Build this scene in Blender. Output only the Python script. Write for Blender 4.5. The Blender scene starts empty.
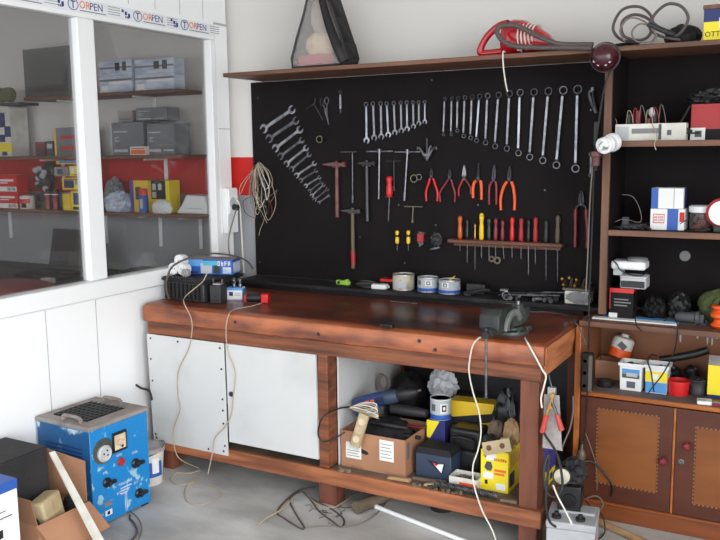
import bpy, bmesh, math, random
from math import sin, cos, pi, radians
from mathutils import Vector, Matrix, Euler, noise
S = bpy.context.scene
COL = S.collection
R = radians
# ------------------------------------------------------------------ camera
CAM = Vector((3.224, -4.211, 1.723)); FPX = 837.383
CROT = Euler((R(81.8708), R(0.6816), R(28.9476)), 'XYZ')
cd = bpy.data.cameras.new('camera'); cam = bpy.data.objects.new('camera', cd); COL.objects.link(cam)
cam.location = CAM; cam.rotation_euler = CROT; cd.sensor_width = 36; cd.lens = FPX / 720 * 36; cd.clip_start = .05
S.camera = cam
CM = CROT.to_matrix()
def at(px, py, **k):
    """where the sight line of a photo pixel meets the plane x=, y= or z="""
    d = CM @ Vector(((px - 360) / FPX, (270 - py) / FPX, -1)); (ax, v), = k.items(); i = 'xyz'.index(ax)
    return CAM + d * ((v - CAM[i]) / d[i])
# ------------------------------------------------------------------ materials
def lin(c):
    return tuple(((v / 255) / 12.92 if v / 255 <= .04045 else ((v / 255 + .055) / 1.055) ** 2.4) for v in c) + (1,)
def mat(name, col, rough=.5, metal=0., col2=None, scale=6., stretch=(1, 1, 1), lo=.4, hi=.65, bump=0., bscale=None, spec=.5, det=4., coat=0):
    m = bpy.data.materials.new(name); m.use_nodes = True; nt = m.node_tree; N = nt.nodes; L = nt.links
    b = N['Principled BSDF']; b.inputs['Base Color'].default_value = lin(col); b.inputs['Roughness'].default_value = rough; b.inputs['Metallic'].default_value = metal
    b.inputs['Specular IOR Level'].default_value = spec
    if coat: b.inputs['Coat Weight'].default_value = coat
    if col2 or bump:
        tc = N.new('ShaderNodeTexCoord'); mp = N.new('ShaderNodeMapping'); mp.inputs['Scale'].default_value = stretch; L.new(tc.outputs['Object'], mp.inputs[0])
    if col2:
        n = N.new('ShaderNodeTexNoise'); n.inputs['Scale'].default_value = scale; n.inputs['Detail'].default_value = det; L.new(mp.outputs[0], n.inputs[0])
        r = N.new('ShaderNodeValToRGB'); r.color_ramp.elements[0].position = lo; r.color_ramp.elements[1].position = hi
        r.color_ramp.elements[0].color = lin(col); r.color_ramp.elements[1].color = lin(col2); L.new(n.outputs[0], r.inputs[0]); L.new(r.outputs[0], b.inputs['Base Color'])
    if bump:
        n2 = N.new('ShaderNodeTexNoise'); n2.inputs['Scale'].default_value = bscale or scale * 4; n2.inputs['Detail'].default_value = 5; L.new(mp.outputs[0], n2.inputs[0])
        bp = N.new('ShaderNodeBump'); bp.inputs['Strength'].default_value = bump; bp.inputs['Distance'].default_value = .01; L.new(n2.outputs[0], bp.inputs['Height']); L.new(bp.outputs[0], b.inputs['Normal'])
    return m
def clear(name, tint, gloss=.12, haze=.0, hazecol=(200, 200, 200)):
    m = bpy.data.materials.new(name); m.use_nodes = True; nt = m.node_tree; N = nt.nodes; L = nt.links; N.remove(N['Principled BSDF'])
    t = N.new('ShaderNodeBsdfTransparent'); t.inputs[0].default_value = lin(tint); g = N.new('ShaderNodeBsdfGlossy'); g.inputs['Roughness'].default_value = .03
    lw = N.new('ShaderNodeLayerWeight'); pw = N.new('ShaderNodeMath'); pw.operation = 'POWER'; pw.inputs[1].default_value = 5; L.new(lw.outputs['Facing'], pw.inputs[0])
    mu = N.new('ShaderNodeMath'); mu.operation = 'MULTIPLY_ADD'; mu.inputs[1].default_value = .9; mu.inputs[2].default_value = gloss; mu.use_clamp = True; L.new(pw.outputs[0], mu.inputs[0])
    mx = N.new('ShaderNodeMixShader'); L.new(mu.outputs[0], mx.inputs[0]); L.new(t.outputs[0], mx.inputs[1]); L.new(g.outputs[0], mx.inputs[2]); out = mx
    if haze:
        d = N.new('ShaderNodeBsdfDiffuse'); d.inputs[0].default_value = lin(hazecol); m2 = N.new('ShaderNodeMixShader'); m2.inputs[0].default_value = haze; L.new(mx.outputs[0], m2.inputs[1]); L.new(d.outputs[0], m2.inputs[2]); out = m2
    L.new(out.outputs[0], N['Material Output'].inputs[0]); return m
X_ = (.6, 6, 6); Y_ = (6, .6, 6); Z_ = (6, 6, .6)
K = dict(
 white=mat('white_gloss', (236, 237, 238), .35), pvc=mat('white_pvc', (240, 241, 242), .3), offwhite=mat('offwhite', (222, 220, 212), .5, col2=(200, 196, 186), scale=9),
 panel=mat('white_painted_sheet', (206, 206, 206), .5, col2=(190, 190, 188), scale=3, lo=.5, hi=.8), seam=mat('grey_seam', (168, 170, 172), .6),
 floor=mat('concrete', (160, 158, 155), .7, col2=(200, 198, 195), scale=3.2, bump=.2, bscale=60, det=10, lo=.36, hi=.64, stretch=(.7, 1.3, 1)),
 ceil=mat('ceiling_white', (225, 225, 222), .8),
 black=mat('black_paint', (24, 21, 23), .65, spec=.25), board=mat('black_board', (29, 24, 26), .8, col2=(23, 19, 21), scale=3, spec=.16),
 blackp=mat('black_plastic', (28, 28, 30), .38), rubber=mat('black_rubber', (24, 24, 25), .55), charcoal=mat('charcoal', (52, 52, 55), .5, col2=(38, 38, 40), scale=5), dust=mat('dusty_black', (33, 31, 34), .65, col2=(62, 60, 60), scale=7, lo=.5, hi=.85, spec=.3),
 wtop=mat('red_brown_worktop', (140, 70, 46), .34, col2=(84, 42, 31), scale=3.4, stretch=(.5, 2.6, 2), lo=.36, hi=.68, bump=.1, bscale=14, coat=.12, det=8),
 wfront=mat('red_brown_plank', (196, 122, 76), .55, col2=(120, 62, 38), scale=4, stretch=(3, .6, 5), lo=.4, hi=.72, bump=.1, bscale=9),
 wapron=mat('brown_apron_wood', (138, 80, 50), .55, col2=(80, 44, 30), scale=4.5, stretch=(.5, 4, 8), det=8, lo=.38, hi=.66, bump=.1, bscale=9),
 wleg=mat('brown_leg_wood', (122, 70, 50), .6, col2=(86, 48, 36), scale=3, stretch=(6, 6, .7), bump=.1, bscale=8),
 wrail=mat('tan_rail_wood', (170, 104, 67), .6, col2=(118, 69, 46), scale=4, stretch=(.6, 4, 6), det=8, bump=.08, bscale=9),
 wshelf=mat('brown_shelf_wood', (122, 82, 62), .55, col2=(92, 62, 48), scale=3, stretch=(.5, 5, 5)),
 wpost=mat('brown_post_wood', (120, 86, 64), .6, col2=(88, 58, 44), scale=3, stretch=(5, 5, .5)),
 wrack=mat('rack_wood', (112, 68, 50), .5, col2=(78, 46, 34), scale=4, stretch=(.6, 5, 5)),
 orangew=mat('orange_varnish', (176, 104, 48), .35, col2=(150, 82, 36), scale=3, stretch=(.5, .5, 4)), doorw=mat('mahogany_door', (90, 45, 28), .4, col2=(80, 38, 24), scale=3, stretch=(.6, 4, 4)),
 doorp=mat('amber_door_panel', (138, 80, 36), .4, col2=(122, 68, 32), scale=3, stretch=(1, 1, 3)), studs=mat('tan_stitch', (150, 108, 68), .5), plinthw=mat('brown_plinth', (138, 74, 36), .45, col2=(112, 58, 30), scale=3, stretch=(.5, 4, 4)), nichetop=mat('dusty_niche_floor', (116, 104, 100), .7, col2=(84, 74, 72), scale=6), niche=mat('niche_wood', (140, 88, 54), .5, col2=(118, 70, 44), scale=3), rawwood=mat('raw_pine', (186, 152, 112), .7, col2=(160, 124, 86), scale=4, stretch=(.6, 5, 5)), drift=mat('grey_old_wood', (120, 104, 88), .8, col2=(88, 74, 62), scale=5),
 steel=mat('worn_steel', (150, 150, 154), .36, .85, col2=(108, 110, 116), scale=30), steel2=mat('dull_steel', (116, 116, 120), .45, .8, col2=(84, 84, 88), scale=30), chrome=mat('chrome', (168, 170, 176), .28, .9, col2=(112, 120, 140), scale=14), dsteel=mat('dark_steel', (72, 72, 76), .42, .7), gun=mat('gunmetal', (50, 50, 52), .45, .5), rust=mat('rust_pink_steel', (124, 84, 82), .55, .3, col2=(96, 60, 58), scale=20), vise=mat('vise_green_grey', (96, 104, 98), .45, .35, col2=(66, 72, 70), scale=12), visel=mat('vise_worn_rib', (138, 143, 140), .5, .3, col2=(108, 114, 112), scale=10), vised=mat('vise_dark', (40, 43, 43), .5, .3, col2=(58, 62, 60), scale=14),
 red=mat('red_plastic', (206, 32, 34), .35), dred=mat('dark_red', (112, 26, 32), .3), maroon=mat('maroon_plastic', (122, 34, 46), .4), brickred=mat('red_paint_dull', (168, 40, 42), .5), orange=mat('orange_plastic', (232, 92, 36), .4), amber=mat('amber_plastic', (188, 84, 30), .3), yellow=mat('yellow_plastic', (236, 196, 40), .4), lemon=mat('yellow_print', (240, 218, 40), .5), olive=mat('olive_handle', (96, 86, 66), .5), green=mat('lime_green', (158, 206, 78), .4), dgreen=mat('dark_green', (28, 52, 44), .4), purple=mat('violet_blue', (74, 66, 150), .5),
 blue=mat('blue_print', (42, 88, 170), .45), navy=mat('navy_print', (38, 44, 104), .5), drillb=mat('drill_blue', (36, 60, 112), .4), slate=mat('slate_blue_plastic', (50, 64, 86), .45), sky=mat('light_blue_print', (86, 152, 210), .45), cyan=mat('cyan_print', (70, 170, 200), .5),
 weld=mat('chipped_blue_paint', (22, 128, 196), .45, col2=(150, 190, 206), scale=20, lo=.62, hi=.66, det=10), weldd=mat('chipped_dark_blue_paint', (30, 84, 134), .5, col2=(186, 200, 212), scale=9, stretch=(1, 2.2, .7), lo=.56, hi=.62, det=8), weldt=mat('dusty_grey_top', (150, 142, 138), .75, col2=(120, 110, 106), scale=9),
 card=mat('kraft_card', (176, 130, 100), .8, col2=(162, 116, 88), scale=4), carddk=mat('kraft_card_inside', (150, 110, 84), .85), beige=mat('beige_wrap', (190, 172, 136), .7, col2=(166, 146, 110), scale=6), cream=mat('cream_fleece', (216, 200, 172), .95, col2=(190, 170, 142), scale=22, bump=.5, bscale=60), pink=mat('rose_cloth', (178, 70, 74), .9, col2=(150, 52, 58), scale=12), greyc=mat('grey_cloth', (170, 162, 160), .9, col2=(140, 132, 132), scale=10),
 paper=mat('white_paper', (232, 232, 230), .8), ink=mat('grey_ink', (96, 98, 106), .8), dink=mat('black_ink', (30, 30, 34), .8), redink=mat('red_ink', (196, 50, 46), .7), bluei=mat('blue_ink', (46, 50, 120), .7), orangei=mat('orange_ink', (226, 110, 54), .7), greyb=mat('grey_box', (120, 122, 128), .6, col2=(104, 106, 112), scale=5), greyl=mat('pale_grey_print', (182, 186, 192), .6), bluew=mat('pale_blue_box', (206, 214, 228), .45, col2=(158, 172, 200), scale=9, stretch=(1, 1, 3)), dgrey=mat('dark_grey_box', (74, 74, 78), .6), mgrey=mat('mid_grey', (128, 128, 130), .6), lgrey=mat('light_grey_plastic', (188, 190, 192), .5), batt=mat('battery_grey', (172, 174, 178), .5, col2=(150, 152, 156), scale=6),
 cordw=mat('white_cord', (220, 216, 206), .5), cordg=mat('grey_cord', (120, 112, 106), .55), cordb=mat('black_cord', (26, 25, 27), .5), cordt=mat('tan_wire', (176, 160, 138), .5), cordbr=mat('brown_grey_hose', (84, 74, 72), .5), redwire=mat('red_wire', (150, 34, 30), .5),
 gripred=mat('faded_red_rubber', (186, 66, 58), .5), gloss=mat('black_bag_film', (14, 15, 20), .34, spec=.4), bagw=mat('white_bag_film', (206, 208, 214), .35), vac=mat('vacuum_red', (176, 22, 34), .2, coat=.5), tin=mat('tin', (176, 176, 174), .35, .7), tincr=mat('cream_tin_label', (196, 190, 170), .5, col2=(120, 112, 96), scale=14, lo=.5, hi=.7), brass=mat('brass', (190, 150, 80), .35, .7), lens=mat('dark_red_lens', (66, 20, 28), .25, coat=.2), bulb=mat('white_bulb_glass', (240, 240, 240), .3), rope=mat('old_spring', (110, 100, 90), .5, .4), gauze=mat('gauze_white', (226, 228, 230), .4),
 tape=mat('film_white', (226, 228, 232), .4), officedesk=mat('dark_desk', (52, 50, 52), .6), officered=mat('red_tabletop', (150, 30, 34), .4), ringy=mat('yellow_green_core', (124, 126, 76), .5), moss=mat('moss_green', (76, 84, 48), .8, col2=(104, 110, 72), scale=10),
)
K['glass'] = clear('window_glass', (240, 240, 240), .05, .05, (150, 148, 146))
K['film'] = clear('clear_plastic_film', (252, 250, 248), .02, .20, (222, 216, 213))
K['jarglass'] = clear('clear_jar', (230, 232, 228), .05, .06)
# ------------------------------------------------------------------ mesh builder
def spline(pts, n=8, closed=False):
    P = [Vector(p) for p in pts]; out = []; m = len(P)
    for i in range(m if closed else m - 1):
        if closed: a, b, c, d = P[(i - 1) % m], P[i], P[(i + 1) % m], P[(i + 2) % m]
        else: a, b, c, d = P[max(i - 1, 0)], P[i], P[i + 1], P[min(i + 2, m - 1)]
        for k in range(n):
            t = k / n; out.append(.5 * ((2 * b) + (c - a) * t + (2 * a - 5 * b + 4 * c - d) * t * t + (3 * b - a - 3 * c + d) * t ** 3))
    if not closed: out.append(P[-1])
    return out
class G:
    def __init__(s): s.v = []; s.f = []; s.m = None
    def add(s, vs, fs):
        b = len(s.v); s.v += [s.m @ Vector(v) if s.m else Vector(v) for v in vs]; s.f += [tuple(b + i for i in f) for f in fs]; return s
    def b(s, x0, x1, y0, y1, z0, z1, rz=0, ry=0, rx=0):
        c = Vector(((x0 + x1) / 2, (y0 + y1) / 2, (z0 + z1) / 2)); M = Euler((rx, ry, rz)).to_matrix(); h = ((x1 - x0) / 2, (y1 - y0) / 2, (z1 - z0) / 2)
        vs = [c + M @ Vector((h[0] * i, h[1] * j, h[2] * k)) for i in (-1, 1) for j in (-1, 1) for k in (-1, 1)]
        return s.add(vs, [(0, 1, 3, 2), (4, 6, 7, 5), (0, 4, 5, 1), (2, 3, 7, 6), (0, 2, 6, 4), (1, 5, 7, 3)])
    def hexa(s, q):   # eight corners: four below, four above, counter-clockwise
        return s.add(q, [(3, 2, 1, 0), (4, 5, 6, 7), (0, 1, 5, 4), (1, 2, 6, 5), (2, 3, 7, 6), (3, 0, 4, 7)])
    def cyl(s, p0, p1, r0, r1=None, n=16, caps=True):
        p0 = Vector(p0); p1 = Vector(p1); r1 = r0 if r1 is None else r1; d = (p1 - p0).normalized(); u = d.orthogonal().normalized(); w = d.cross(u)
        vs = [p + (u * cos(2 * pi * i / n) + w * sin(2 * pi * i / n)) * r for p, r in ((p0, r0), (p1, r1)) for i in range(n)]
        fs = [(i, (i + 1) % n, n + (i + 1) % n, n + i) for i in range(n)]
        if caps: fs += [tuple(range(n - 1, -1, -1)), tuple(range(n, 2 * n))]
        return s.add(vs, fs)
    def tube(s, pts, r, n=6, closed=False, smooth=0):
        P = spline(pts, smooth, closed) if smooth else [Vector(p) for p in pts]; m = len(P); vs = []; u = None; rr = r if isinstance(r, (list, tuple)) else None
        for i, p in enumerate(P):
            d = (P[(i + 1) % m] - P[i - 1]) if closed else (P[min(i + 1, m - 1)] - P[max(i - 1, 0)])
            if d.length < 1e-9: d = Vector((0, 0, 1))
            d.normalize(); u = d.orthogonal() if u is None else u - d * u.dot(d)
            if u.length < 1e-6: u = d.orthogonal()
            u.normalize(); w = d.cross(u); q = (rr[0] + (rr[1] - rr[0]) * i / (m - 1)) if rr else r
            vs += [p + (u * cos(2 * pi * k / n) + w * sin(2 * pi * k / n)) * q for k in range(n)]
        fs = [(i * n + k, i * n + (k + 1) % n, ((i + 1) % m) * n + (k + 1) % n, ((i + 1) % m) * n + k) for i in range(m if closed else m - 1) for k in range(n)]
        if not closed: fs += [tuple(range(n - 1, -1, -1)), tuple((m - 1) * n + k for k in range(n))]
        return s.add(vs, fs)
    def lathe(s, prof, n=24, c=(0, 0, 0), axis='z'):
        vs = []; m = len(prof); c = Vector(c)
        for r, z in prof:
            for k in range(n):
                a = 2 * pi * k / n; p = (r * cos(a), r * sin(a), z)
                vs.append(c + Vector(p if axis == 'z' else (p[0], p[2], p[1]) if axis == 'y' else (p[2], p[0], p[1])))
        fs = [(i * n + k, i * n + (k + 1) % n, (i + 1) * n + (k + 1) % n, (i + 1) * n + k) for i in range(m - 1) for k in range(n)]
        if prof[0][0] > 1e-6: fs.append(tuple(range(n - 1, -1, -1)))
        if prof[-1][0] > 1e-6: fs.append(tuple((m - 1) * n + k for k in range(n)))
        return s.add(vs, fs)
    def prism(s, poly, a, b, ax='y'):
        n = len(poly); f = {'y': lambda p, d: (p[0], d, p[1]), 'z': lambda p, d: (p[0], p[1], d), 'x': lambda p, d: (d, p[0], p[1])}[ax]
        return s.add([f(p, a) for p in poly] + [f(p, b) for p in poly], [(i, (i + 1) % n, n + (i + 1) % n, n + i) for i in range(n)] + [tuple(range(n - 1, -1, -1)), tuple(range(n, 2 * n))])
    def ring(s, c, ro, ri, a, b, n=20):   # flat annulus in the xz plane, thickness a..b along y
        vs = [(c[0] + r * cos(2 * pi * k / n), d, c[1] + r * sin(2 * pi * k / n)) for r in (ro, ri) for d in (a, b) for k in range(n)]; fs = []
        for k in range(n):
            j = (k + 1) % n; fs += [(k, j, n + j, n + k), (2 * n + k, 3 * n + k, 3 * n + j, 2 * n + j), (k, 2 * n + k, 2 * n + j, j), (n + k, n + j, 3 * n + j, 3 * n + k)]
        return s.add(vs, fs)
    def sph(s, c, r, n=16, m=10):
        r = (r, r, r) if not isinstance(r, tuple) else r; vs = []
        for i in range(m + 1):
            a = pi * i / m
            for k in range(n): vs.append((c[0] + r[0] * sin(a) * cos(2 * pi * k / n), c[1] + r[1] * sin(a) * sin(2 * pi * k / n), c[2] - r[2] * cos(a)))
        return s.add(vs, [(i * n + k, i * n + (k + 1) % n, (i + 1) * n + (k + 1) % n, (i + 1) * n + k) for i in range(m) for k in range(n)])
    def blob(s, c, r, amp=.25, freq=3., seed=0, flat=True, sharp=True):
        bm = bmesh.new(); bmesh.ops.create_icosphere(bm, subdivisions=4, radius=1); vs = []; o = Vector((seed * 7.3, seed * 3.1, seed * 1.7))
        for v in bm.verts:
            p = v.co.copy(); q = noise.noise(p * freq + o); q2 = noise.noise(p * freq * 2.7 + o)
            d = (1 - abs(q) * 2 if sharp else q) * amp + q2 * amp * .5; p *= 1 + d; z = p.z * r[2]
            vs.append((c[0] + p.x * r[0], c[1] + p.y * r[1], c[2] + (max(z, -r[2] * .8) if flat else z)))
        fs = [tuple(v.index for v in f.verts) for f in bm.faces]; bm.free(); return s.add(vs, fs)
    def text(s, t, h, M, ext=.0004, align='CENTER', sx=1.):
        cu = bpy.data.curves.new('t', 'FONT'); cu.body = t; cu.size = h; cu.extrude = ext; cu.align_x = align; cu.align_y = 'CENTER'; cu.resolution_u = 2
        o = bpy.data.objects.new('t', cu); COL.objects.link(o); dg = bpy.context.evaluated_depsgraph_get(); me = bpy.data.meshes.new_from_object(o.evaluated_get(dg))
        s.add([M @ Vector((v.co.x * sx, v.co.y, v.co.z)) for v in me.vertices], [tuple(p.vertices) for p in me.polygons]); bpy.data.objects.remove(o); bpy.data.curves.remove(cu); bpy.data.meshes.remove(me); return s
    def glyphs(s, n, h, M, seed=1):
        """a row of n illegible printed strokes, h high, centred"""
        q = random.Random(seed); pitch = h * .78; o, s.m = s.m, M
        for i in range(n):
            x = (i - (n - 1) / 2) * pitch; w = h * .5
            s.b(x - w / 2, x - w / 2 + h * .16, -h / 2, h / 2, 0, .0005)
            for y in q.sample((-.42, 0, .42), 2): s.b(x - w / 2 + h * .16, x + w / 2, (y - .08) * h, (y + .08) * h, 0, .0005)
            if q.random() < .5: s.b(x + w / 2 - h * .14, x + w / 2, -h * .34, h * .34, 0, .0005)
        s.m = o; return s
    def build(s, name, m, parent=None, bevel=0, smooth=True, seg=2, ang=38, sub=0):
        me = bpy.data.meshes.new(name); me.from_pydata([tuple(v) for v in s.v], [], s.f); me.validate()
        bm = bmesh.new(); bm.from_mesh(me); bmesh.ops.recalc_face_normals(bm, faces=bm.faces); bm.to_mesh(me); bm.free()
        if smooth: me.shade_smooth(); me.set_sharp_from_angle(angle=R(ang))
        me.materials.append(K[m] if isinstance(m, str) else m); o = bpy.data.objects.new(name, me); COL.objects.link(o)
        if bevel:
            bv = o.modifiers.new('bevel', 'BEVEL'); bv.width = bevel; bv.segments = seg; bv.limit_method = 'ANGLE'; bv.angle_limit = R(40)
        if sub:
            sb = o.modifiers.new('sub', 'SUBSURF'); sb.levels = sub; sb.render_levels = sub
        if parent: o.parent = parent
        return o
def tag(o, label, cat, group=None, kind=None):
    o['label'] = label; o['category'] = cat
    if group: o['group'] = group
    if kind: o['kind'] = kind
    return o
def thing(name, label, cat, loc=(0, 0, 0), rz=0, group=None, rot=None):
    o = bpy.data.objects.new(name, None); COL.objects.link(o); o.empty_display_size = .05; o.location = loc; o.rotation_euler = rot or (0, 0, rz); return tag(o, label, cat, group)
def solo(g, name, m, label, cat, group=None, **k):
    """a thing that is one mesh; its origin goes to the middle of its base"""
    lo = Vector([min(v[i] for v in g.v) for i in range(3)]); hi = Vector([max(v[i] for v in g.v) for i in range(3)]); c = Vector(((lo.x + hi.x) / 2, (lo.y + hi.y) / 2, lo.z))
    g.v = [v - c for v in g.v]; o = g.build(name, m, None, **k); o.location = c; return tag(o, label, cat, group)
def struct(g, name, m, parent=None, **k):
    o = g.build(name, m, parent, **k)
    if not parent: o['kind'] = 'structure'
    return o
def dup(o, loc=None, rot=None, label=None, parent=None):
    """a copy of a thing with copies of its parts and their parts"""
    c = o.copy(); COL.objects.link(c)
    if parent: c.parent = parent
    if loc is not None: c.location = loc
    if rot is not None: c.rotation_euler = rot
    if label: c['label'] = label
    for ch in list(o.children): dup(ch, parent=c)
    return c
def cable(name, label, cat, pts, r, m, group=None, n=6, sm=8): return solo(G().tube(pts, r, n, smooth=sm), name, m, label, cat, group)
FM = {'f': lambda w, d, h: (Vector((-w / 2, -d / 2, 0)), Vector((w, 0, 0)), Vector((0, 0, h)), Vector((0, -1, 0))), 'r': lambda w, d, h: (Vector((w / 2, -d / 2, 0)), Vector((0, d, 0)), Vector((0, 0, h)), Vector((1, 0, 0))),
      't': lambda w, d, h: (Vector((-w / 2, -d / 2, h)), Vector((w, 0, 0)), Vector((0, d, 0)), Vector((0, 0, 1))), 'l': lambda w, d, h: (Vector((-w / 2, d / 2, 0)), Vector((0, -d, 0)), Vector((0, 0, h)), Vector((-1, 0, 0)))}
def decor(root, size, prints=(), texts=(), z0=0):
    """printed patches (face, u0, v0, u1, v1, material, name) and lettering (face, text, u, v, height, material) on a box"""
    for ip, (fc, u0, v0, u1, v1, m, nm) in enumerate(prints):
        o, U, V, N = FM[fc](*size); o = o + Vector((0, 0, z0)); q = [o + U * u + V * v for u, v in ((u0, v0), (u1, v0), (u1, v1), (u0, v1))]
        G().hexa([p + N * .0002 for p in q] + [p + N * (.0006 + .0003 * ip) for p in q]).build(nm, m, root, smooth=False)
    for fc, t, u, v, h, m in texts:
        o, U, V, N = FM[fc](*size); o = o + Vector((0, 0, z0)); p = o + U * u + V * v + N * (.0009 + .0003 * len(prints)); x = U.normalized(); y = V.normalized()
        M = Matrix(((x.x, y.x, N.x, p.x), (x.y, y.y, N.y, p.y), (x.z, y.z, N.z, p.z), (0, 0, 0, 1))); (G().glyphs(int(t[1:]), h, M, len(texts) + int(t[1:])) if t[0] == '~' else G().text(t, h, M)).build('lettering', m, root, smooth=False)
def pack(name, label, cat, loc, size, m, prints=(), texts=(), rz=0, group=None, bevel=.0015, lid=False):
    """a closed box: body, a lid flap line, printed patches, lettering"""
    t = thing(name, label, cat, loc, rz, group); w, d, h = size
    G().b(-w / 2, w / 2, -d / 2, d / 2, 0, h).build('carton_body', m, t, bevel=bevel)
    if lid: G().b(-w / 2 - .001, w / 2 + .001, -d / 2 - .001, d / 2 + .001, h * .8, h + .001).build('lid', lid, t, bevel=bevel)
    decor(t, size, prints, texts); return t
ORD = ['first', 'second', 'third', 'fourth', 'fifth', 'sixth', 'seventh', 'eighth', 'ninth', 'tenth', 'eleventh', 'twelfth', 'thirteenth', 'fourteenth']
# ================================================================== THE SETTING
struct(G().b(-3.5, 7, -8, .1, -.1, 0), 'floor', 'floor')
def wallmat():
    m = mat('painted_wall', (206, 203, 199), .7, bump=.06, scale=3, bscale=8); nt = m.node_tree; N = nt.nodes; L = nt.links; b = N['Principled BSDF']
    g = N.new('ShaderNodeNewGeometry'); sp = N.new('ShaderNodeSeparateXYZ'); L.new(g.outputs['Position'], sp.inputs[0])
    def step(z):
        q = N.new('ShaderNodeMath'); q.operation = 'GREATER_THAN'; q.inputs[1].default_value = z; L.new(sp.outputs['Z'], q.inputs[0]); return q
    a, c = step(1.455), step(1.69); m1 = N.new('ShaderNodeMixRGB'); m2 = N.new('ShaderNodeMixRGB')
    m1.inputs[1].default_value = lin((152, 154, 158)); m1.inputs[2].default_value = lin((190, 26, 20)); L.new(a.outputs[0], m1.inputs[0])
    L.new(m1.outputs[0], m2.inputs[1]); m2.inputs[2].default_value = lin((214, 211, 207)); L.new(c.outputs[0], m2.inputs[0]); L.new(m2.outputs[0], b.inputs['Base Color']); return m
K['wall'] = wallmat()
struct(G().b(-3.5, 5.6, .0005, .12, 0, 3.3), 'wall_back', 'wall')
w = struct(G().b(-.06, 0, -3.7, -.038, 0, .99).b(-.06, 0, -3.7, -.038, 2.466, 3.2).b(-.06, 0, -.163, -.038, .99, 2.466).b(-.06, -.045, -.0379, -.0005, 0, 3.2), 'wall_left', 'pvc')
sl = G()
for px, py in ((97, 330), (47, 340)): y = at(px, py, x=0).y; sl.b(0, .0012, y - .002, y + .002, .01, .985)
for i in range(9): y = -.25 - i * .2; sl.b(0, .0012, y - .0015, y + .0015, 2.49, 3.19)
sl.build('panel_seam', 'seam', w)
struct(G().b(5.5, 5.6, -2.6, 0, 0, 3.2), 'wall_right', 'offwhite')
struct(G().b(0.001, 5.6, -6.2, 0, 3.2, 3.3), 'ceiling', 'ceil')
struct(G().b(-3.5, 0, -3.8, 0, 2.9, 2.98), 'ceiling_office', 'ceil')
struct(G().b(-3.6, -3.5, -3.8, .1, 0, 3.0), 'wall_office_side', 'wall')
struct(G().b(-3.5, -.06, -3.8, -3.7, 0, .9).b(-3.5, -2.9, -3.8, -3.7, .9, 2.9).b(-.5, -.06, -3.8, -3.7, .9, 2.9).b(-2.9, -.5, -3.8, -3.7, 2.5, 2.9), 'wall_office_front', 'ceil')
# the office window in the partition: frame, sill, mullion, film on the head rail, two panes
wn = struct(G().b(-.05, .012, -3.7, -.163, 2.378, 2.466).b(-.05, .012, -.204, -.163, 1.085, 2.378), 'window_1', 'white', bevel=.004)
struct(G().b(-.05, .012, -1.216, -1.106, 1.085, 2.378), 'mullion', 'white', wn, bevel=.006)
struct(G().b(-.06, .03, -3.7, -.157, .992, 1.084), 'window_sill', 'white', wn, bevel=.008)
struct(G().b(-.03, -.024, -3.7, -1.21, 1.08, 2.38).b(-.03, -.024, -1.09, -.22, 1.08, 2.38), 'pane', 'glass', wn, smooth=False)
struct(G().b(.0122, .0135, -3.0, -.17, 2.40, 2.4655), 'film_strip', 'tape', wn, smooth=False)
RX = Matrix(((0, 0, 1, 0), (1, 0, 0, 0), (0, 1, 0, 0), (0, 0, 0, 1)))      # lettering that faces +x
def onx(x, y, z): return Matrix.Translation((x, y, z)) @ RX
ln = G(); la = G(); lb = G(); lr = G()
for y in (-2.42, -2.02, -1.63, -1.235, -.80, -.43):
    ln.tube([(.0138, y + .031 * cos(a), 2.434 + .026 * sin(a)) for a in [i * pi / 10 for i in range(20)]], .0022, 4, closed=True)
    ln.b(.0136, .0144, y - .003, y + .003, 2.416, 2.450).b(.0136, .0144, y - .014, y + .014, 2.446, 2.452)
    la.text('OR', .05, onx(.014, y + .073, 2.437)); lb.text('PEN', .05, onx(.014, y + .148, 2.437)); lr.b(.0136, .0142, y + .04, y + .21, 2.409, 2.413)
    for k in range(4): lr.b(.0136, .0142, y + .225, y + .31, 2.418 + k * .012, 2.4205 + k * .012)
    for k in range(3): lb.b(.0136, .0142, y - .115 + k * .022, y - .10 + k * .022, 2.440 - k * .012, 2.454 - k * .008); lb.b(.0136, .0142, y - .09 + k * .01, y - .084 + k * .01, 2.412, 2.424)
ln.build('film_logo', 'bluei', wn); la.build('film_lettering', 'orangei', wn, smooth=False); lb.build('film_lettering', 'bluei', wn, smooth=False); lr.build('film_print', 'ink', wn, smooth=False)
tr = struct(G().b(0, .008, -.155, -.040, 0, 2.476), 'trim_1', 'pvc', bevel=.003)
struct(G().b(.008, .010, -.15, -.042, 1.86, 1.864).b(.0, .012, -.157, -.040, 2.470, 2.482), 'trim_joint', 'seam', tr)

# ================================================================== WORKBENCH
HB = .92; X0 = .045; X1 = 2.246; YF = -.892
wb = thing('workbench', 'long red-brown wooden workbench with two white sheet doors below', 'workbench', (0, 0, 0))
def topprof(x, s):   # rounded worn nose at the front
    return [(x, -.005, HB - .055), (x, YF + .004, HB - .098), (x, YF - .006, HB - .09), (x, YF - .008, HB - .03), (x, YF - .001, HB - .012), (x, YF + .022, HB - .001), (x, YF + .05, HB), (x, -.005, HB)]
g = G(); n = 24; r_ = random.Random(4)
for i in range(n + 1):
    x = X0 + (X1 - X0) * i / n; q = topprof(x, 0); d = noise.noise(Vector((x * 5, 0, 1))) * .006
    g.v += [Vector((p[0], p[1] + (d if 0 < k < 6 else 0), p[2] + (d * .7 if 0 < k < 4 else 0))) for k, p in enumerate(q)]
for i in range(n):
    for k in range(8): g.f.append((i * 8 + k, i * 8 + (k + 1) % 8, i * 8 + 8 + (k + 1) % 8, i * 8 + 8 + k))
g.f += [tuple(range(8)), tuple(n * 8 + k for k in range(7, -1, -1))]
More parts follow.
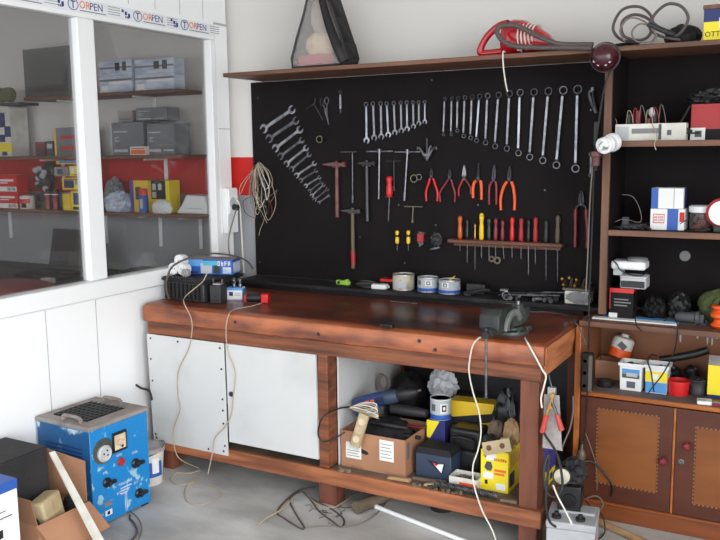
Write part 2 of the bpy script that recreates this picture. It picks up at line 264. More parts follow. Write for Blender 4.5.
# grime on the worktop: a stain with a shape of its own, in the plank material
m = K['wtop']; nt = m.node_tree; N = nt.nodes; L = nt.links; b = N['Principled BSDF']; src = b.inputs['Base Color'].links[0].from_socket
tc = N.new('ShaderNodeTexCoord'); sp = N.new('ShaderNodeSeparateXYZ'); L.new(tc.outputs['Object'], sp.inputs[0])
def band(sock, c, wd, soft):
    a = N.new('ShaderNodeMath'); a.operation = 'SUBTRACT'; L.new(sock, a.inputs[0]); a.inputs[1].default_value = c
    q = N.new('ShaderNodeMath'); q.operation = 'ABSOLUTE'; L.new(a.outputs[0], q.inputs[0]); e = N.new('ShaderNodeMapRange'); e.inputs[1].default_value = wd; e.inputs[2].default_value = wd + soft; e.inputs[3].default_value = 1; e.inputs[4].default_value = 0; L.new(q.outputs[0], e.inputs[0]); return e.outputs[0]
b1 = band(sp.outputs['X'], 1.5, .25, .5); b2 = band(sp.outputs['Y'], -.62, .14, .28)
mu = N.new('ShaderNodeMath'); mu.operation = 'MULTIPLY'; L.new(b1, mu.inputs[0]); L.new(b2, mu.inputs[1])
nz = N.new('ShaderNodeTexNoise'); nz.inputs['Scale'].default_value = 3.5; nz.inputs['Detail'].default_value = 6; L.new(tc.outputs['Object'], nz.inputs[0])
rp = N.new('ShaderNodeValToRGB'); rp.color_ramp.elements[0].position = .36; rp.color_ramp.elements[1].position = .62; L.new(nz.outputs[0], rp.inputs[0])
m3 = N.new('ShaderNodeMath'); m3.operation = 'MULTIPLY'; L.new(mu.outputs[0], m3.inputs[0]); L.new(rp.outputs[0], m3.inputs[1])
mx = N.new('ShaderNodeMixRGB'); L.new(m3.outputs[0], mx.inputs[0]); L.new(src, mx.inputs[1]); mx.inputs[2].default_value = lin((36, 27, 26))
# worn orange wood on the nose
fr = band(sp.outputs['Y'], YF - .03, .035, .045); n2 = N.new('ShaderNodeTexNoise'); n2.inputs['Scale'].default_value = 4; n2.inputs['Detail'].default_value = 9
r2 = N.new('ShaderNodeValToRGB'); r2.color_ramp.elements[0].position = .36; r2.color_ramp.elements[1].position = .66; r2.color_ramp.elements[0].color = lin((186, 106, 64)); r2.color_ramp.elements[1].color = lin((98, 48, 32)); mp2 = N.new('ShaderNodeMapping'); mp2.inputs['Scale'].default_value = (.8, 2, 3); L.new(tc.outputs['Object'], mp2.inputs[0]); L.new(mp2.outputs[0], n2.inputs[0]); L.new(n2.outputs[0], r2.inputs[0])
m4 = N.new('ShaderNodeMixRGB'); L.new(fr, m4.inputs[0]); L.new(mx.outputs[0], m4.inputs[1]); L.new(r2.outputs[0], m4.inputs[2]); L.new(m4.outputs[0], b.inputs['Base Color'])
g.build('tabletop', 'wtop', wb, ang=30)
G().hexa([(X1 + .0005, YF + .012, .832), (X1 + .006, YF + .012, .832), (X1 + .006, -.43, .832), (X1 + .0005, -.43, .832), (X1 + .0005, YF + .016, .904), (X1 + .006, YF + .016, .904), (X1 + .006, -.43, .904), (X1 + .0005, -.43, .904)]).build('end_board', 'wfront', wb, bevel=.002)
G().b(X0 + .015, X1 - .012, YF + .006, YF + .05, .756, .824).build('apron', 'wapron', wb, bevel=.003)
G().b(X1 - .05, X1 - .008, YF + .05, -.02, .77, .826).build('end_apron', 'wfront', wb, bevel=.003)
G().b(X0 + .015, X0 + .05, YF + .05, -.02, .756, .824).build('end_apron', 'wapron', wb, bevel=.003)
for x0, x1 in ((.1, .18), (1.122, 1.222), (2.14, 2.222)):
    for y0 in (YF + .022, -.12):
        if x0 > 1.1 and x0 < 1.2 and y0 < -.5: G().b(x0, x1, y0, y0 + .09, 0, .115).build('leg', 'wleg', wb, bevel=.003); G().b(1.137, 1.192, YF + .006, YF + .09, .195, .757).build('post', 'wapron', wb, bevel=.003)
        else: G().b(x0, x1, y0, y0 + .09, 0, .757).build('leg', 'wleg', wb, bevel=.003)
G().b(X0 + .03, X1, YF - .002, YF + .022, .112, .190).build('front_rail', 'wrail', wb, bevel=.004)
G().b(X1 - .03, X1, YF + .022, -.03, .112, .187).build('end_rail', 'wapron', wb, bevel=.004)
G().b(X0 + .03, X1 - .031, YF + .0225, -.03, .165, .186).build('lower_shelf', 'drift', wb)
G().b(X0 + .03, X1 - .09, -.03, -.012, .187, .756).build('back_panel', 'charcoal', wb)
p = G().b(1.196, 1.206, YF + .09, -.03, .187, .757).build('divider_panel', 'panel', wb)
G().add([(.062, YF - .008, .757), (.585, YF - .008, .757), (.588, YF - .008, .158), (.078, YF - .008, .160)] + [(.062, YF - .003, .757), (.585, YF - .003, .757), (.588, YF - .003, .158), (.078, YF - .003, .160)], [(0, 1, 2, 3), (4, 7, 6, 5), (0, 4, 5, 1), (1, 5, 6, 2), (2, 6, 7, 3), (3, 7, 4, 0)]).build('sheet_panel', 'panel', wb, smooth=False)
for x, z in [(.09, .735), (.085, .62), (.09, .5), (.095, .2), (.1, .18), (.28, .735), (.56, .73), (.565, .62), (.565, .46), (.565, .40), (.565, .33), (.57, .21), (.46, .175), (.56, .18)]: G().cyl((x, YF - .0085, z), (x, YF - .0115, z), .006, .005, 8).build('screw_head', 'dsteel', wb)
dr = G().add([(.594, YF - .006, .756), (1.134, YF - .006, .756), (1.139, YF - .006, .234), (.598, YF - .006, .236)] + [(.594, YF + .006, .756), (1.134, YF + .006, .756), (1.139, YF + .006, .234), (.598, YF + .006, .236)], [(0, 1, 2, 3), (4, 7, 6, 5), (0, 4, 5, 1), (1, 5, 6, 2), (2, 6, 7, 3), (3, 7, 4, 0)]).build('sliding_door', 'panel', wb, smooth=False)
kx = at(231.5, 394, y=YF - .006); G().lathe([(.014, 0), (.014, -.004), (.006, -.005), (0, -.004)], 14, kx, 'y').build('finger_hole', 'dsteel', dr)
for px, py in ((235, 322), (318, 334), (435, 350), (419, 341)): q = at(px, py, y=YF - .009); G().cyl(q, q + Vector((0, -.005, 0)), .009, .007, 8).build('bolt_head', 'dsteel', wb)
# black ledge along the back of the worktop
lg = thing('back_ledge', 'long black ledge along the back edge of the workbench', 'ledge', (0, 0, 0))
LT = .965
G().b(.16, 2.335, -.225, -.017, .943, LT).build('ledge_board', 'dust', lg, bevel=.003)
G().b(.17, 2.235, -.215, -.19, .921, .9429).build('ledge_support', 'black', lg)
# ------------------------------------------------------------------ tool board, long shelf, shelf unit
tb = thing('tool_board', 'large black painted tool board fixed to the wall above the bench', 'tool board', (.156, 0, .966))
G().b(0, 2.185, -.015, -.0015, 0, 1.168).build('board_sheet', 'board', tb)
for px, py in ((258, 98), (432, 80), (631 - 40, 110), (260, 262), (399, 205), (405, 263), (360, 237), (436, 225), (478, 205), (545, 190)): q = at(px, py, y=-.016) - Vector((.156, 0, .966)); G().cyl(q, q + Vector((0, -.006, 0)), .006, .004, 8).build('screw_head', 'steel2', tb)
g = G().b(.232, 3.6, -.38, -.001, 2.138, 2.160)
solo(g, 'long_shelf', 'wshelf', 'long brown wooden shelf board running above the black tool board', 'shelf', bevel=.003)
su = thing('shelf_unit', 'open wooden shelf unit with black back beside the tool board', 'shelving', (2.345, 0, 0))
G().b(0, .026, -.36, -.001, .966, 2.137).build('side_panel', 'board', su)
G().b(-.001, .032, -.38, -.3605, .966, 2.137).build('front_edge', 'wpost', su, bevel=.002)
G().b(.026, 1.25, -.016, -.001, .946, 2.137).build('back_panel', 'board', su)
G().b(1.218, 1.25, -.38, -.017, .946, 2.137).build('side_panel', 'board', su, bevel=.002)
for z in (1.75, 1.355): s_ = G().b(.0265, 1.2175, -.36, -.0165, z - .022, z).build('shelf', 'board', su); G().b(.0325, 1.2175, -.38, -.3603, z - .026, z).build('front_edge', 'wshelf', s_, bevel=.002)
# ------------------------------------------------------------------ low cabinet
YC = -.42
cb = thing('low_cabinet', 'low varnished cabinet with two panelled doors and open niche', 'cabinet', (0, 0, 0))
def cz(px, py): return at(px, py, y=YC).z
zt = .937; zn = cz(650, 399); xl = 2.268; xr = 3.5
G().b(xl, xr, YC, -.017, zt - .025, zt).build('top_board', 'wshelf', cb, bevel=.002)
G().b(2.252, xl + .014, YC - .004, YC + .022, .02, zt - .03).build('corner_post', 'orangew', cb, bevel=.006)
G().b(xl, xl + .018, YC + .023, -.03, .02, zt - .026).build('side_panel', 'niche', cb)
G().b(xr - .02, xr, YC + .01, -.03, .02, zt - .026).build('side_panel', 'niche', cb)
G().b(xl + .018, xr - .02, -.05, -.03, .02, zt - .026).build('back_panel', 'niche', cb)
G().b(xl + .019, xr - .021, YC - .006, -.051, zn - .022, zn).build('niche_floor', 'orangew', cb, bevel=.005)
G().b(xl + .02, xr - .022, YC + .004, -.052, zn + .0001, zn + .0008).build('dusty_sheet', 'nichetop', cb, smooth=False)
G().b(xl + .016, xr - .021, YC + .0, YC + .02, .0, .075).build('plinth', 'plinthw', cb, bevel=.004)
G().b(xl + .016, xr - .021, YC - .012, YC + .02, .0755, .092).build('plinth_moulding', 'plinthw', cb, bevel=.005)
xd = at(675, 420, y=YC).x; zd0 = .093; zd1 = zn - .026
def door(x0, x1, q, knobpx, lock=None):
    d = G().b(x0, x1, YC - .004, YC + .016, zd0, zd1).build('door', 'doorw', cb, bevel=.002)
    a = at(*q[0], y=YC - .005); c = at(*q[1], y=YC - .005); u0, u1, v0, v1 = a.x, c.x, c.z, a.z
    G().b(u0, u1, YC - .0065, YC - .0042, v0, v1).build('door_panel', 'doorp', d)
    s = G(); k = .018
    for i in range(int((u1 - u0) / k) + 1):
        for z in (v0 - .004, v1 + .004): s.b(u0 + i * k, u0 + i * k + .008, YC - .0072, YC - .0041, z - .0025, z + .0025)
    for i in range(int((v1 - v0) / k) + 1):
        for x in (u0 - .004, u1 + .004): s.b(x - .0025, x + .0025, YC - .0072, YC - .0041, v0 + i * k, v0 + i * k + .008)
    s.build('stitched_border', 'studs', d)
    kp = at(*knobpx, y=YC - .02); G().lathe([(.006, .016), (.006, .002), (.016, -.004), (.018, -.014), (.012, -.022), (0, -.024)], 16, (kp.x, YC - .02, kp.z), 'y').build('knob', 'maroon', d)
    if lock: lp = at(*lock, y=YC - .006); G().lathe([(.014, 0), (.014, -.003), (.01, -.005), (.004, -.004), (0, -.003)], 16, (lp.x, YC - .0045, lp.z), 'y').build('lock', 'steel2', d)
door(xl + .019, xd - .006, ((598.5, 409), (655.5, 492)), (663, 461))
door(xd + .006, xd + .006 + (xd - xl - .02), ((697, 428), (764, 516)), (687, 446), (681, 462))
G().b(xd - .005, xd + .005, YC - .008, YC + .012, zd0, zd1).build('centre_stile', 'orangew', cb, bevel=.002)
g = G()
for i, (x, z, h) in enumerate([(2.66, .80, .06), (2.69, .84, .03), (2.735, .82, .05), (2.78, .81, .08), (2.80, .80, .06), (2.82, .82, .03), (2.84, .80, .04)]): g.blob((x, -.0512, z + .02), (.0035, .001, h * .30), .4, 4, i, flat=False)
g.build('paint_splash', 'lgrey', cb)
# ================================================================== TOOLS ON THE BOARD
YB = -.0155                      # the face of the board
def wp(px, py): q = at(px, py, y=-.022); return q.x, q.z
def arc(c, r, a0, a1, n=10): return [(c[0] + r * cos(a0 + (a1 - a0) * i / n), c[1] + r * sin(a0 + (a1 - a0) * i / n)) for i in range(n + 1)]
def openhead(c, r, w, phi, slot):      # C-shaped jaw round c, bar leaves along the -phi side
    s = math.asin(min(slot / r, .9)); d = math.asin(min(w / 2 / r, .9)); dx, dy = cos(phi), sin(phi)
    a = [(c[0] - .15 * r * dx - slot * dy, c[1] - .15 * r * dy + slot * dx), (c[0] - .4 * r * dx, c[1] - .4 * r * dy), (c[0] - .15 * r * dx + slot * dy, c[1] - .15 * r * dy - slot * dx)]
    return s, d, a
def double_open(L, w, r1, r2):          # bar along x from -L/2 to L/2
    p = []; c1 = (-L / 2 + r1 * .6, 0); c2 = (L / 2 - r2 * .6, 0); f = .26
    for c, r, base in ((c2, r2, 0), (c1, r1, pi)):
        phi = base + f; s, d, a = openhead(c, r, w, phi, r * .48)
        p += arc(c, r, base - pi + d, phi - s, 12) + [a[2], a[1], a[0]] + arc(c, r, phi + s, base + pi - d, 12)
    return p
GW = 'double open-ended wrenches in a slanting row'
W = [((264, 128.6), (291.4, 110)), ((269.6, 138.3), (295.3, 121)), ((275.8, 148), (299.4, 130)), ((280.7, 156), (301.5, 140.4)), ((286.7, 163.6), (305.7, 148.3)), ((291.8, 169), (309, 154.6)), ((296.7, 175.4), (314, 163.6)),
     ((300.8, 180.3), (315.7, 170.8)), ((305.7, 185.8), (319, 177.5)), ((309.6, 191), (321, 182)), ((312, 195.6), (323.3, 185)), ((314.7, 199.7), (327, 189.3)), ((319, 202.5), (328.6, 195.6))]
for i, (a, b) in enumerate(W):
    ax, az = wp(*a); bx, bz = wp(*b); L = math.hypot(bx - ax, bz - az); k = L / .155; ang = math.atan2(bz - az, bx - ax)
    g = G().prism(double_open(L * 1.16, .0135 * k, .0195 * k, .0175 * k), -.011, -.0035)
    g.b(-L * .33, L * .33, -.0125, -.0111, -.0042 * k, .0042 * k)
    o = tag(g.build('open_end_wrench', 'steel' if i % 2 == 0 else 'steel2', None, bevel=.001), f'double open-ended steel wrench, {ORD[i] if i else "largest and topmost"} of the slanting row' if i < 12 else 'smallest double open-ended wrench at the bottom of the slanting row', 'wrench', GW)
    o.location = ((ax + bx) / 2, YB + .0032, (az + bz) / 2); o.rotation_euler = (0, -ang, 0)
# combination wrenches: ring above, open jaw below
CW = [(366.4, 104.4, 366.8, 141.5), (373.3, 103.8, 374.5, 138.6), (381, 103.6, 381.5, 137.6), (387, 103.6, 388.5, 135.8), (394, 103.2, 395.2, 133.6), (401, 102.8, 401.6, 131.6), (407, 102.6, 407.3, 130), (413.3, 102.6, 413.6, 127.4), (419, 102.4, 419, 124.4), (425, 102, 425, 123)]
for i, (x0, y0, x1, y1) in enumerate(CW):
    ax, az = wp(x0, y0); bx, bz = wp(x1, y1); L = math.hypot(bx - ax, bz - az); ang = math.atan2(ax - bx, az - bz); k = (L / .2) ** .5; rr = .0135 * k; w = .0125 * k
    t = thing('combination_wrench', f'steel combination wrench, {"longest and leftmost" if i == 0 else "shortest and rightmost" if i == 9 else ORD[i] + " from left"} in the row of ten', 'wrench', (ax, YB, az), group='combination wrenches in a row of ten', rot=(0, ang, 0))
    c = (0, -L + .006); rh = .0185 * k; phi = -pi / 2 - .26; s, d, a = openhead(c, rh, w, phi, rh * .46)
    pl = [(w / 2, -rr * .8)] + [(-w / 2, -rr * .8)] + arc(c, rh, pi / 2 + d, 2 * pi + phi - s, 10) + [a[2], a[1], a[0]] + arc(c, rh, phi + s + 2 * pi, 2 * pi + pi / 2 - d, 10)
    pl = [(w / 2, -rr * .8), (-w / 2, -rr * .8)] + arc(c, rh, pi / 2 + d, phi + 2 * pi - s, 10) + [a[2], a[1], a[0]] + arc(c, rh, phi + 2 * pi + s, 2 * pi + pi / 2 - d, 10)
    G().prism(pl, -.0105, -.003).build('shank_and_jaw', 'steel' if i % 3 else 'chrome', t, bevel=.001)
    G().ring((0, 0), rr, rr * .6, -.013, -.003).build('ring_end', 'steel2', t)
    G().cyl((0, -.0004, rr * .2), (0, -.018, rr * .45), .002, n=8).build('nail', 'dsteel', t)
# double ring wrenches
RW = [(445.4, 98.8, 444, 134.6), (452.4, 98.4, 451.6, 134.2), (458.3, 98.4, 457.6, 130.8), (465.3, 97.6, 464, 136), (472.5, 97, 471, 137.8), (480, 96.2, 476.8, 140.5), (488, 95.8, 486, 142.6), (499, 95, 495.4, 146.2), (510, 93.6, 507.2, 148.6), (520.4, 92.5, 518.7, 153), (534.4, 92.2, 530, 157), (548.8, 91.2, 543, 160.4), (563.6, 90.3, 556.7, 165), (578, 89.4, 575.8, 168.5)]
for i, (x0, y0, x1, y1) in enumerate(RW):
    ax, az = wp(x0, y0); bx, bz = wp(x1, y1); L = math.hypot(bx - ax, bz - az); ang = math.atan2(ax - bx, az - bz); rr = .0085 + .0135 * (i / 13); w = .0085 + .0055 * i / 13
    t = thing('ring_wrench', f'double ring wrench, {"shortest and leftmost" if i == 0 else "largest and rightmost" if i == 13 else ORD[i] + " from left"} in the long row', 'wrench', (ax, YB, az), group='double ring wrenches in a long row', rot=(0, ang, 0))
    G().prism([(-w / 2, -rr * 1.15 - .004), (w / 2, -rr * 1.15 - .004), (w / 2, -L + rr * 1.1 + .004), (-w / 2, -L + rr * 1.1 + .004)], -.02, -.012).build('shank', 'chrome' if i in (5, 9) else 'steel', t, bevel=.0015)
    G().prism([(-w * .4, -rr * 1.15 - .006), (w * .4, -rr * 1.15 - .006), (w * .42, -rr * .8), (-w * .42, -rr * .8)], -.017, -.006).build('cranked_neck', 'gun', t); G().prism([(-w * .4, -L + rr * 1.1 + .006), (-w * .4, -L + rr * .8), (w * .4, -L + rr * .8), (w * .4, -L + rr * 1.1 + .006)], -.017, -.006).build('cranked_neck', 'gun', t)
    G().ring((0, 0), rr, rr * .74, -.013, -.001).build('upper_ring', 'dsteel' if i % 3 else 'steel2', t); G().ring((0, -L), rr * .92, rr * .68, -.013, -.001).build('lower_ring', 'steel2', t)
    G().cyl((0, -.0004, rr * .3), (0, -.016, rr * .6), .002, n=8).build('nail', 'dsteel', t)
# pliers: pivot, jaw tip, two grip ends
def pliers(label, top, piv, e1, e2, gm1, gm2, jm, rg, jw, gap=.35, name='pliers', grp='pliers in a row on the board'):
    px, pz = wp(*piv); t = thing(name, label, 'pliers', (px, YB, pz), group=grp)
    tx, tz = wp(*top); tx -= px; tz -= pz
    for sd, e, gm in ((-1, e1, gm1), (1, e2, gm2)):
        ex, ez = wp(*e); ex -= px; ez -= pz
        G().prism([(sd * .001 + tx * 0, .006), (sd * jw, .010), (sd * jw * .8 + tx * .5, tz * .55), (tx + sd * .0035, tz), (tx + sd * .0006, tz), (sd * .001, tz * .5)][::sd], -.014, -.004).build('jaw', jm, t, bevel=.001)
        k = (sd * rg * 1.2, -.008); G().tube([(sd * -.002, -.009, .004), (k[0], -.010, -.012)], .0055, 8).build('shank', jm, t)
        G().tube([(k[0], -.010, -.008), (k[0] + (ex - k[0]) * gap, -.011, ez * .25), (ex * 1.04, -.0115, ez * .62), (ex, -.010, ez)], [rg * .95, rg * .78], 10, smooth=6).build('grip', gm, t)
    G().cyl((0, -.0004, .004), (0, -.0165, .004), .0085, n=14).build('pivot', 'dsteel', t)
pliers('side cutters with red and blue grips, leftmost of the hanging pliers', (431.8, 168), (432, 177), (426.7, 201), (437.6, 201), 'red', 'red', 'gun', .0080, .012)
pliers('side cutters with worn dull maroon grips beside the red pair', (450.3, 169), (450, 178), (440.7, 202), (455, 202), 'maroon', 'maroon', 'gun', .0072, .012)
pliers('small combination pliers with bright steel jaws and slim red grips', (464.6, 165), (464.4, 178), (459.2, 196), (470.6, 194), 'brickred', 'maroon', 'steel', .0062, .012)
pliers('thin-nosed black pliers with short orange grips', (479, 163), (478.5, 179), (473.4, 198), (481.6, 199.5), 'orange', 'orange', 'gun', .0098, .007, .8)
pliers('long-nosed pliers with straight maroon grips', (494.7, 164.7), (494, 180), (489.5, 204.5), (496.5, 204.5), 'maroon', 'maroon', 'dsteel', .0082, .012, .9)
pliers('largest combination pliers with long bright orange grips', (510, 166), (509.5, 180), (501.2, 210), (514.6, 210), 'orange', 'orange', 'gun', .0098, .013, .6)
px, pz = wp(581.5, 205); t = thing('bolt_cutters', 'black bolt cutters with two long dark red grips near the shelf post', 'cutters', (px, YB, pz))
for sd, e in ((-1, (575.6, 247)), (1, (587.6, 248))):
    ex, ez = wp(*e); ex -= px; ez -= pz
    G().tube([(sd * .004, -.012, .01), (sd * .022, -.013, -.012), (sd * .026, -.013, -.03)], .009, 8, smooth=4).build('arm', 'blackp', t); G().tube([(sd * .026, -.0135, -.022), (ex, -.013, ez * .6), (ex, -.0125, ez)], [.0125, .0105], 10, smooth=4).build('grip', 'dred', t)
    G().prism([(sd * .001, .0), (sd * .016, .012), (sd * .012, .05), (sd * .002, .075), (sd * .001, .04)][::sd], -.016, -.005).build('jaw', 'gun', t, bevel=.001)
G().cyl((0, -.0004, .004), (0, -.02, .004), .008, n=12).build('pivot', 'dsteel', t)
# hammers
def hammer(label, h0, h1, hy, hx, top, bot, hm, km, hh, tail=None):
    ax, az = wp(h0, hy); bx, _ = wp(h1, hy); cx, cz_ = wp(hx, top); dx, dz = wp(hx + (top - bot) * -.012, bot)
    t = thing('hammer', label, 'hammer', (cx, YB, az), group='hammers on the board'); a = ax - cx; b = bx - cx
    G().prism([(a, -.002), (a, .004), (-.018, hh), (.014, hh), (.020, hh * .7), (b - .022, hh * .75), (b - .018, hh * 1.05), (b, hh * 1.05), (b, -hh * 1.05), (b - .018, -hh * 1.05), (b - .022, -hh * .75), (.020, -hh * .7), (.014, -hh), (-.018, -hh * .9)], -.036, -.008).build('head', km, t, bevel=.002)
    G().tube([(0, -.022, hh + .006), (0, -.022, -hh - .03), (dx - cx, -.022, (dz - az) * .6), (dx - cx, -.021, dz - az)], [.0105, .0125], 10, smooth=4).build('handle', hm, t)
    if tail: G().cyl((dx - cx, -.021, (dz - az) * .70), (dx - cx, -.021, (dz - az) * .94), .0136, n=10).build('painted_end', tail, t)
    G().cyl((-.02, -.0004, -hh - .004), (-.02, -.03, -hh - .001), .0025, n=8).build('nail', 'steel', t); G().cyl((.02, -.0004, -hh - .004), (.02, -.03, -hh - .001), .0025, n=8).build('nail', 'steel', t)
hammer('pinkish rusted hammer with painted handle, leftmost on the board', 325, 347, 164.5, 338, 161, 217, 'rust', 'rust', .014)
hammer('dark hammer with black handle beside the sliding T-bars', 359.5, 377, 163.5, 368, 160, 221, 'dsteel', 'gun', .012)
hammer('cross-peen hammer with wooden handle painted red at its end', 342.5, 362, 210.5, 353.8, 206, 268, 'olive', 'dsteel', .012, 'brickred')
# T-bars
def tbar(label, l, r, y, x, bot, m, rad, sock=None, mid=True, top=None):
    ax, az = wp(l, y); bx, _ = wp(r, y); cx, _ = wp(x, y); dx, dz = wp(bot[0], bot[1]); t = thing('t_handle_wrench', label, 'wrench', (cx, YB, az), group='T-handled wrenches on the board')
    G().cyl((ax - cx, -.014, 0), (bx - cx, -.014, 0), rad, n=10).build('crossbar', m, t, bevel=.001)
    G().cyl((0, -.014, 0), (dx - cx, -.012, dz - az), rad * 1.05, n=10).cyl(((dx - cx) * .84, -.012, (dz - az) * .84), (dx - cx, -.012, dz - az), rad * (1.7 if sock else 1.1), n=12).build('stem', m, t)
    if mid: G().cyl((0, -.014, -.012), (0, -.014, .014), rad * 2.0, n=14).build('hub', 'steel', t)
    G().cyl((-.02, -.0004, -rad - .003), (-.02, -.02, -rad - .002), .002, n=8).build('nail', 'dsteel', t)
tbar('thin dark T-handled socket wrench, leftmost of the T-bars', 341, 357, 152, 353, (353.2, 203), 'steel2', .0038, True, False)
tbar('bright sliding T-bar wrench with plain long stem above the red screwdriver', 367, 393.5, 151.5, 380, (379.2, 199), 'steel', .005, None)
tbar('bright sliding T-bar wrench with socket end beside the tape roll', 395, 421, 152, 408, (404.8, 200.5), 'steel', .005, True)
tbar('small dark thin T-handled key half hidden by red screwdriver', 387, 401, 161, 394.4, (394.6, 191), 'dsteel', .003, True, False)
tbar('short rusty T-handled tap wrench below the tape roll', 405, 423, 206.3, 413.8, (412.8, 222.5), 'rope', .0042, True, False)
# puller
px, pz = wp(428, 150); t = thing('gear_puller', 'three-armed steel gear puller hung above the red side cutters', 'puller', (px, YB, pz))
G().cyl((0, -.02, .062), (0, -.02, -.03), .0055, n=10).build('screw_spindle', 'dsteel', t)
for a, b in ((-.055, .014), (.052, .014), (.022, .022)): G().tube([(0, -.018, -.05), (a * .35, -.021, -.022), (a * .7, -.022, .006), (a, -.021, b), (a * 1.05, -.018, b - .012)], [.009, .005], 8, smooth=5).build('arm', 'steel2', t)
G().b(-.022, .022, -.03, -.008, -.034, -.018).cyl((0, -.02, -.032), (0, -.02, -.06), .012, .006, 10).build('yoke', 'steel2', t, bevel=.002); G().cyl((0, -.0004, .05), (0, -.025, .05), .002, n=8).build('nail', 'dsteel', t)
# screwdrivers
def driver(label, x, top, y1, bot, hm, r, sx=0, sr=.003, y=-.045, name='screwdriver', grp='screwdrivers in the wooden rack', rot=None):
    if grp.startswith('screwdrivers in'): y = -(.0168 + r * 1.14)
    q = at(x, y1, y=y); u = at(x + (sx * (top - y1) / 40 if sx else 0), top, y=y); l = at(x + sx, bot, y=y); h = u.z - q.z; r *= 1.14
    t = thing(name, label, 'screwdriver', (q.x, y, q.z), group=grp); d = Vector((l.x - q.x, 0, l.z - q.z))
    G().lathe([(r * .7, -.004), (r * .92, h * .03), (r, h * .15), (r * .95, h * .45), (r * .72, h * .6), (r * .82, h * .72), (r, h * .84), (r * .85, h * .96), (r * .4, h), (0, h)], 8).build('handle', hm, t, ang=50)
    G().cyl((0, 0, -.002), d * .9, sr, n=8).cyl(d * .9, d, sr, sr * .7, 6).build('blade', 'steel2', t); return t
rk = thing('tool_rack', 'narrow wooden screwdriver rack screwed to the tool board', 'rack', (0, YB, 0))
ra = at(449, 240.5, y=-.045); rb = at(563.5, 245, y=-.045); rz_ = (ra.z + rb.z) / 2
G().b(ra.x, rb.x, -.055, 0, rz_ - .011, rz_ + .009).build('rack_board', 'wrack', rk, bevel=.004); G().b(ra.x + .02, rb.x - .02, -.012, 0, rz_ - .03, rz_ - .0112).build('rack_batten', 'wrack', rk, bevel=.002)
for a in ((460, 218, 253, 'amber', .0125, 'screwdriver with clear amber handle, leftmost in the rack'), (467.2, 221, 265, 'blackp', .009, 'slim black-handled screwdriver beside the amber one'), (475, 226, 272, 'brass', .005, 'thin pin-handled screwdriver left of the yellow one'), (481.4, 215, 260, 'yellow', .012, 'yellow-handled screwdriver with black cap in the rack'),
          (489, 220, 262, 'dgreen', .0105, 'dark green-handled screwdriver right of the yellow one'), (495.6, 220, 262, 'maroon', .0105, 'taller of two maroon screwdrivers in the rack centre'), (502.5, 222, 261, 'maroon', .010, 'shorter maroon screwdriver left of the bright red pair'), (512, 219, 260, 'red', .0115, 'bright red screwdriver, left one of the red pair'),
          (521, 220, 261, 'brickred', .0115, 'bright red screwdriver, right one of the red pair'), (528.4, 221, 277, 'blackp', .0095, 'black-handled screwdriver with wide flat blade in the rack'), (535.3, 219, 266, 'brickred', .0115, 'dark red screwdriver right of a black-handled one'), (546, 222, 282, 'charcoal', .0105, 'black-handled screwdriver with long thin blade'), (557.5, 217, 284, 'olive', .012, 'long screwdriver with olive brown handle at the rack end')):
    sx = {'screwdriver with clear amber handle, leftmost in the rack': 0}.get(a[5], 1.5 if a[0] in (502.5,) else 0)
    t = driver(a[5], a[0], a[1], 239.6 + (a[0] - 449) * .039, a[2], a[3], a[4], sx, .0042 if a[0] in (528.4,) else .0028)
    t.location.z = rz_ + .0132
    if a[3] == 'yellow': G().lathe([(.0125, 0), (.0125, .008), (.006, .014), (0, .014)], 12, (0, 0, at(481.4, 215, y=-.045).z - rz_ - .025)).build('end_cap', 'blackp', t)
for dx, dz, rr, lb in ((-.012, 0, .017, 'left of two rusty round rings hung under the screwdriver rack'), (.020, -.006, .02, 'right of two rusty round rings hung under the screwdriver rack')):
    q = at(494, 259, y=-.03); t = thing('chuck_key', lb, 'ring', (q.x + dx, -.031, q.z + dz)); G().ring((0, 0), rr, rr * .5, -.008, 0).build('ring_body', 'rope', t, bevel=.001); G().cyl((0, .0145, rr * .7), (0, -.009, rr * .75), .002, n=6).build('nail', 'dsteel', t)
t = driver('big red-handled screwdriver hanging between the T-bars', 389.5, 176, 196.5, 221.5, 'red', .017, -1.2, .004, -.036, 'screwdriver', 'screwdrivers hung on the board itself'); G().cyl((-.018, .0204, .0), (-.018, -.014, .0), .0025, n=8).build('nail', 'steel2', t); G().cyl((.018, .0204, .0), (.018, -.014, .0), .0025, n=8).build('nail', 'steel2', t); G().cyl((-.022, 0, -.004), (.022, 0, -.004), .0025, n=8).build('collar', 'steel2', t)
for x, lb in ((397.2, 'stubby yellow screwdriver with black top, left of two'), (408.4, 'stubby yellow screwdriver with black top beside hex keys')):
    t = driver(lb, x, 230.5, 243, 250.5, 'yellow', .0105, 0, .0028, -.032, 'screwdriver', 'screwdrivers hung on the board itself'); h = .045
    G().lathe([(.011, .034), (.0112, .044), (.006, .050), (0, .05)], 10).build('end_cap', 'blackp', t); G().cyl((0, .0164, .03), (0, -.002, .03), .002, n=6).build('nail', 'dsteel', t)
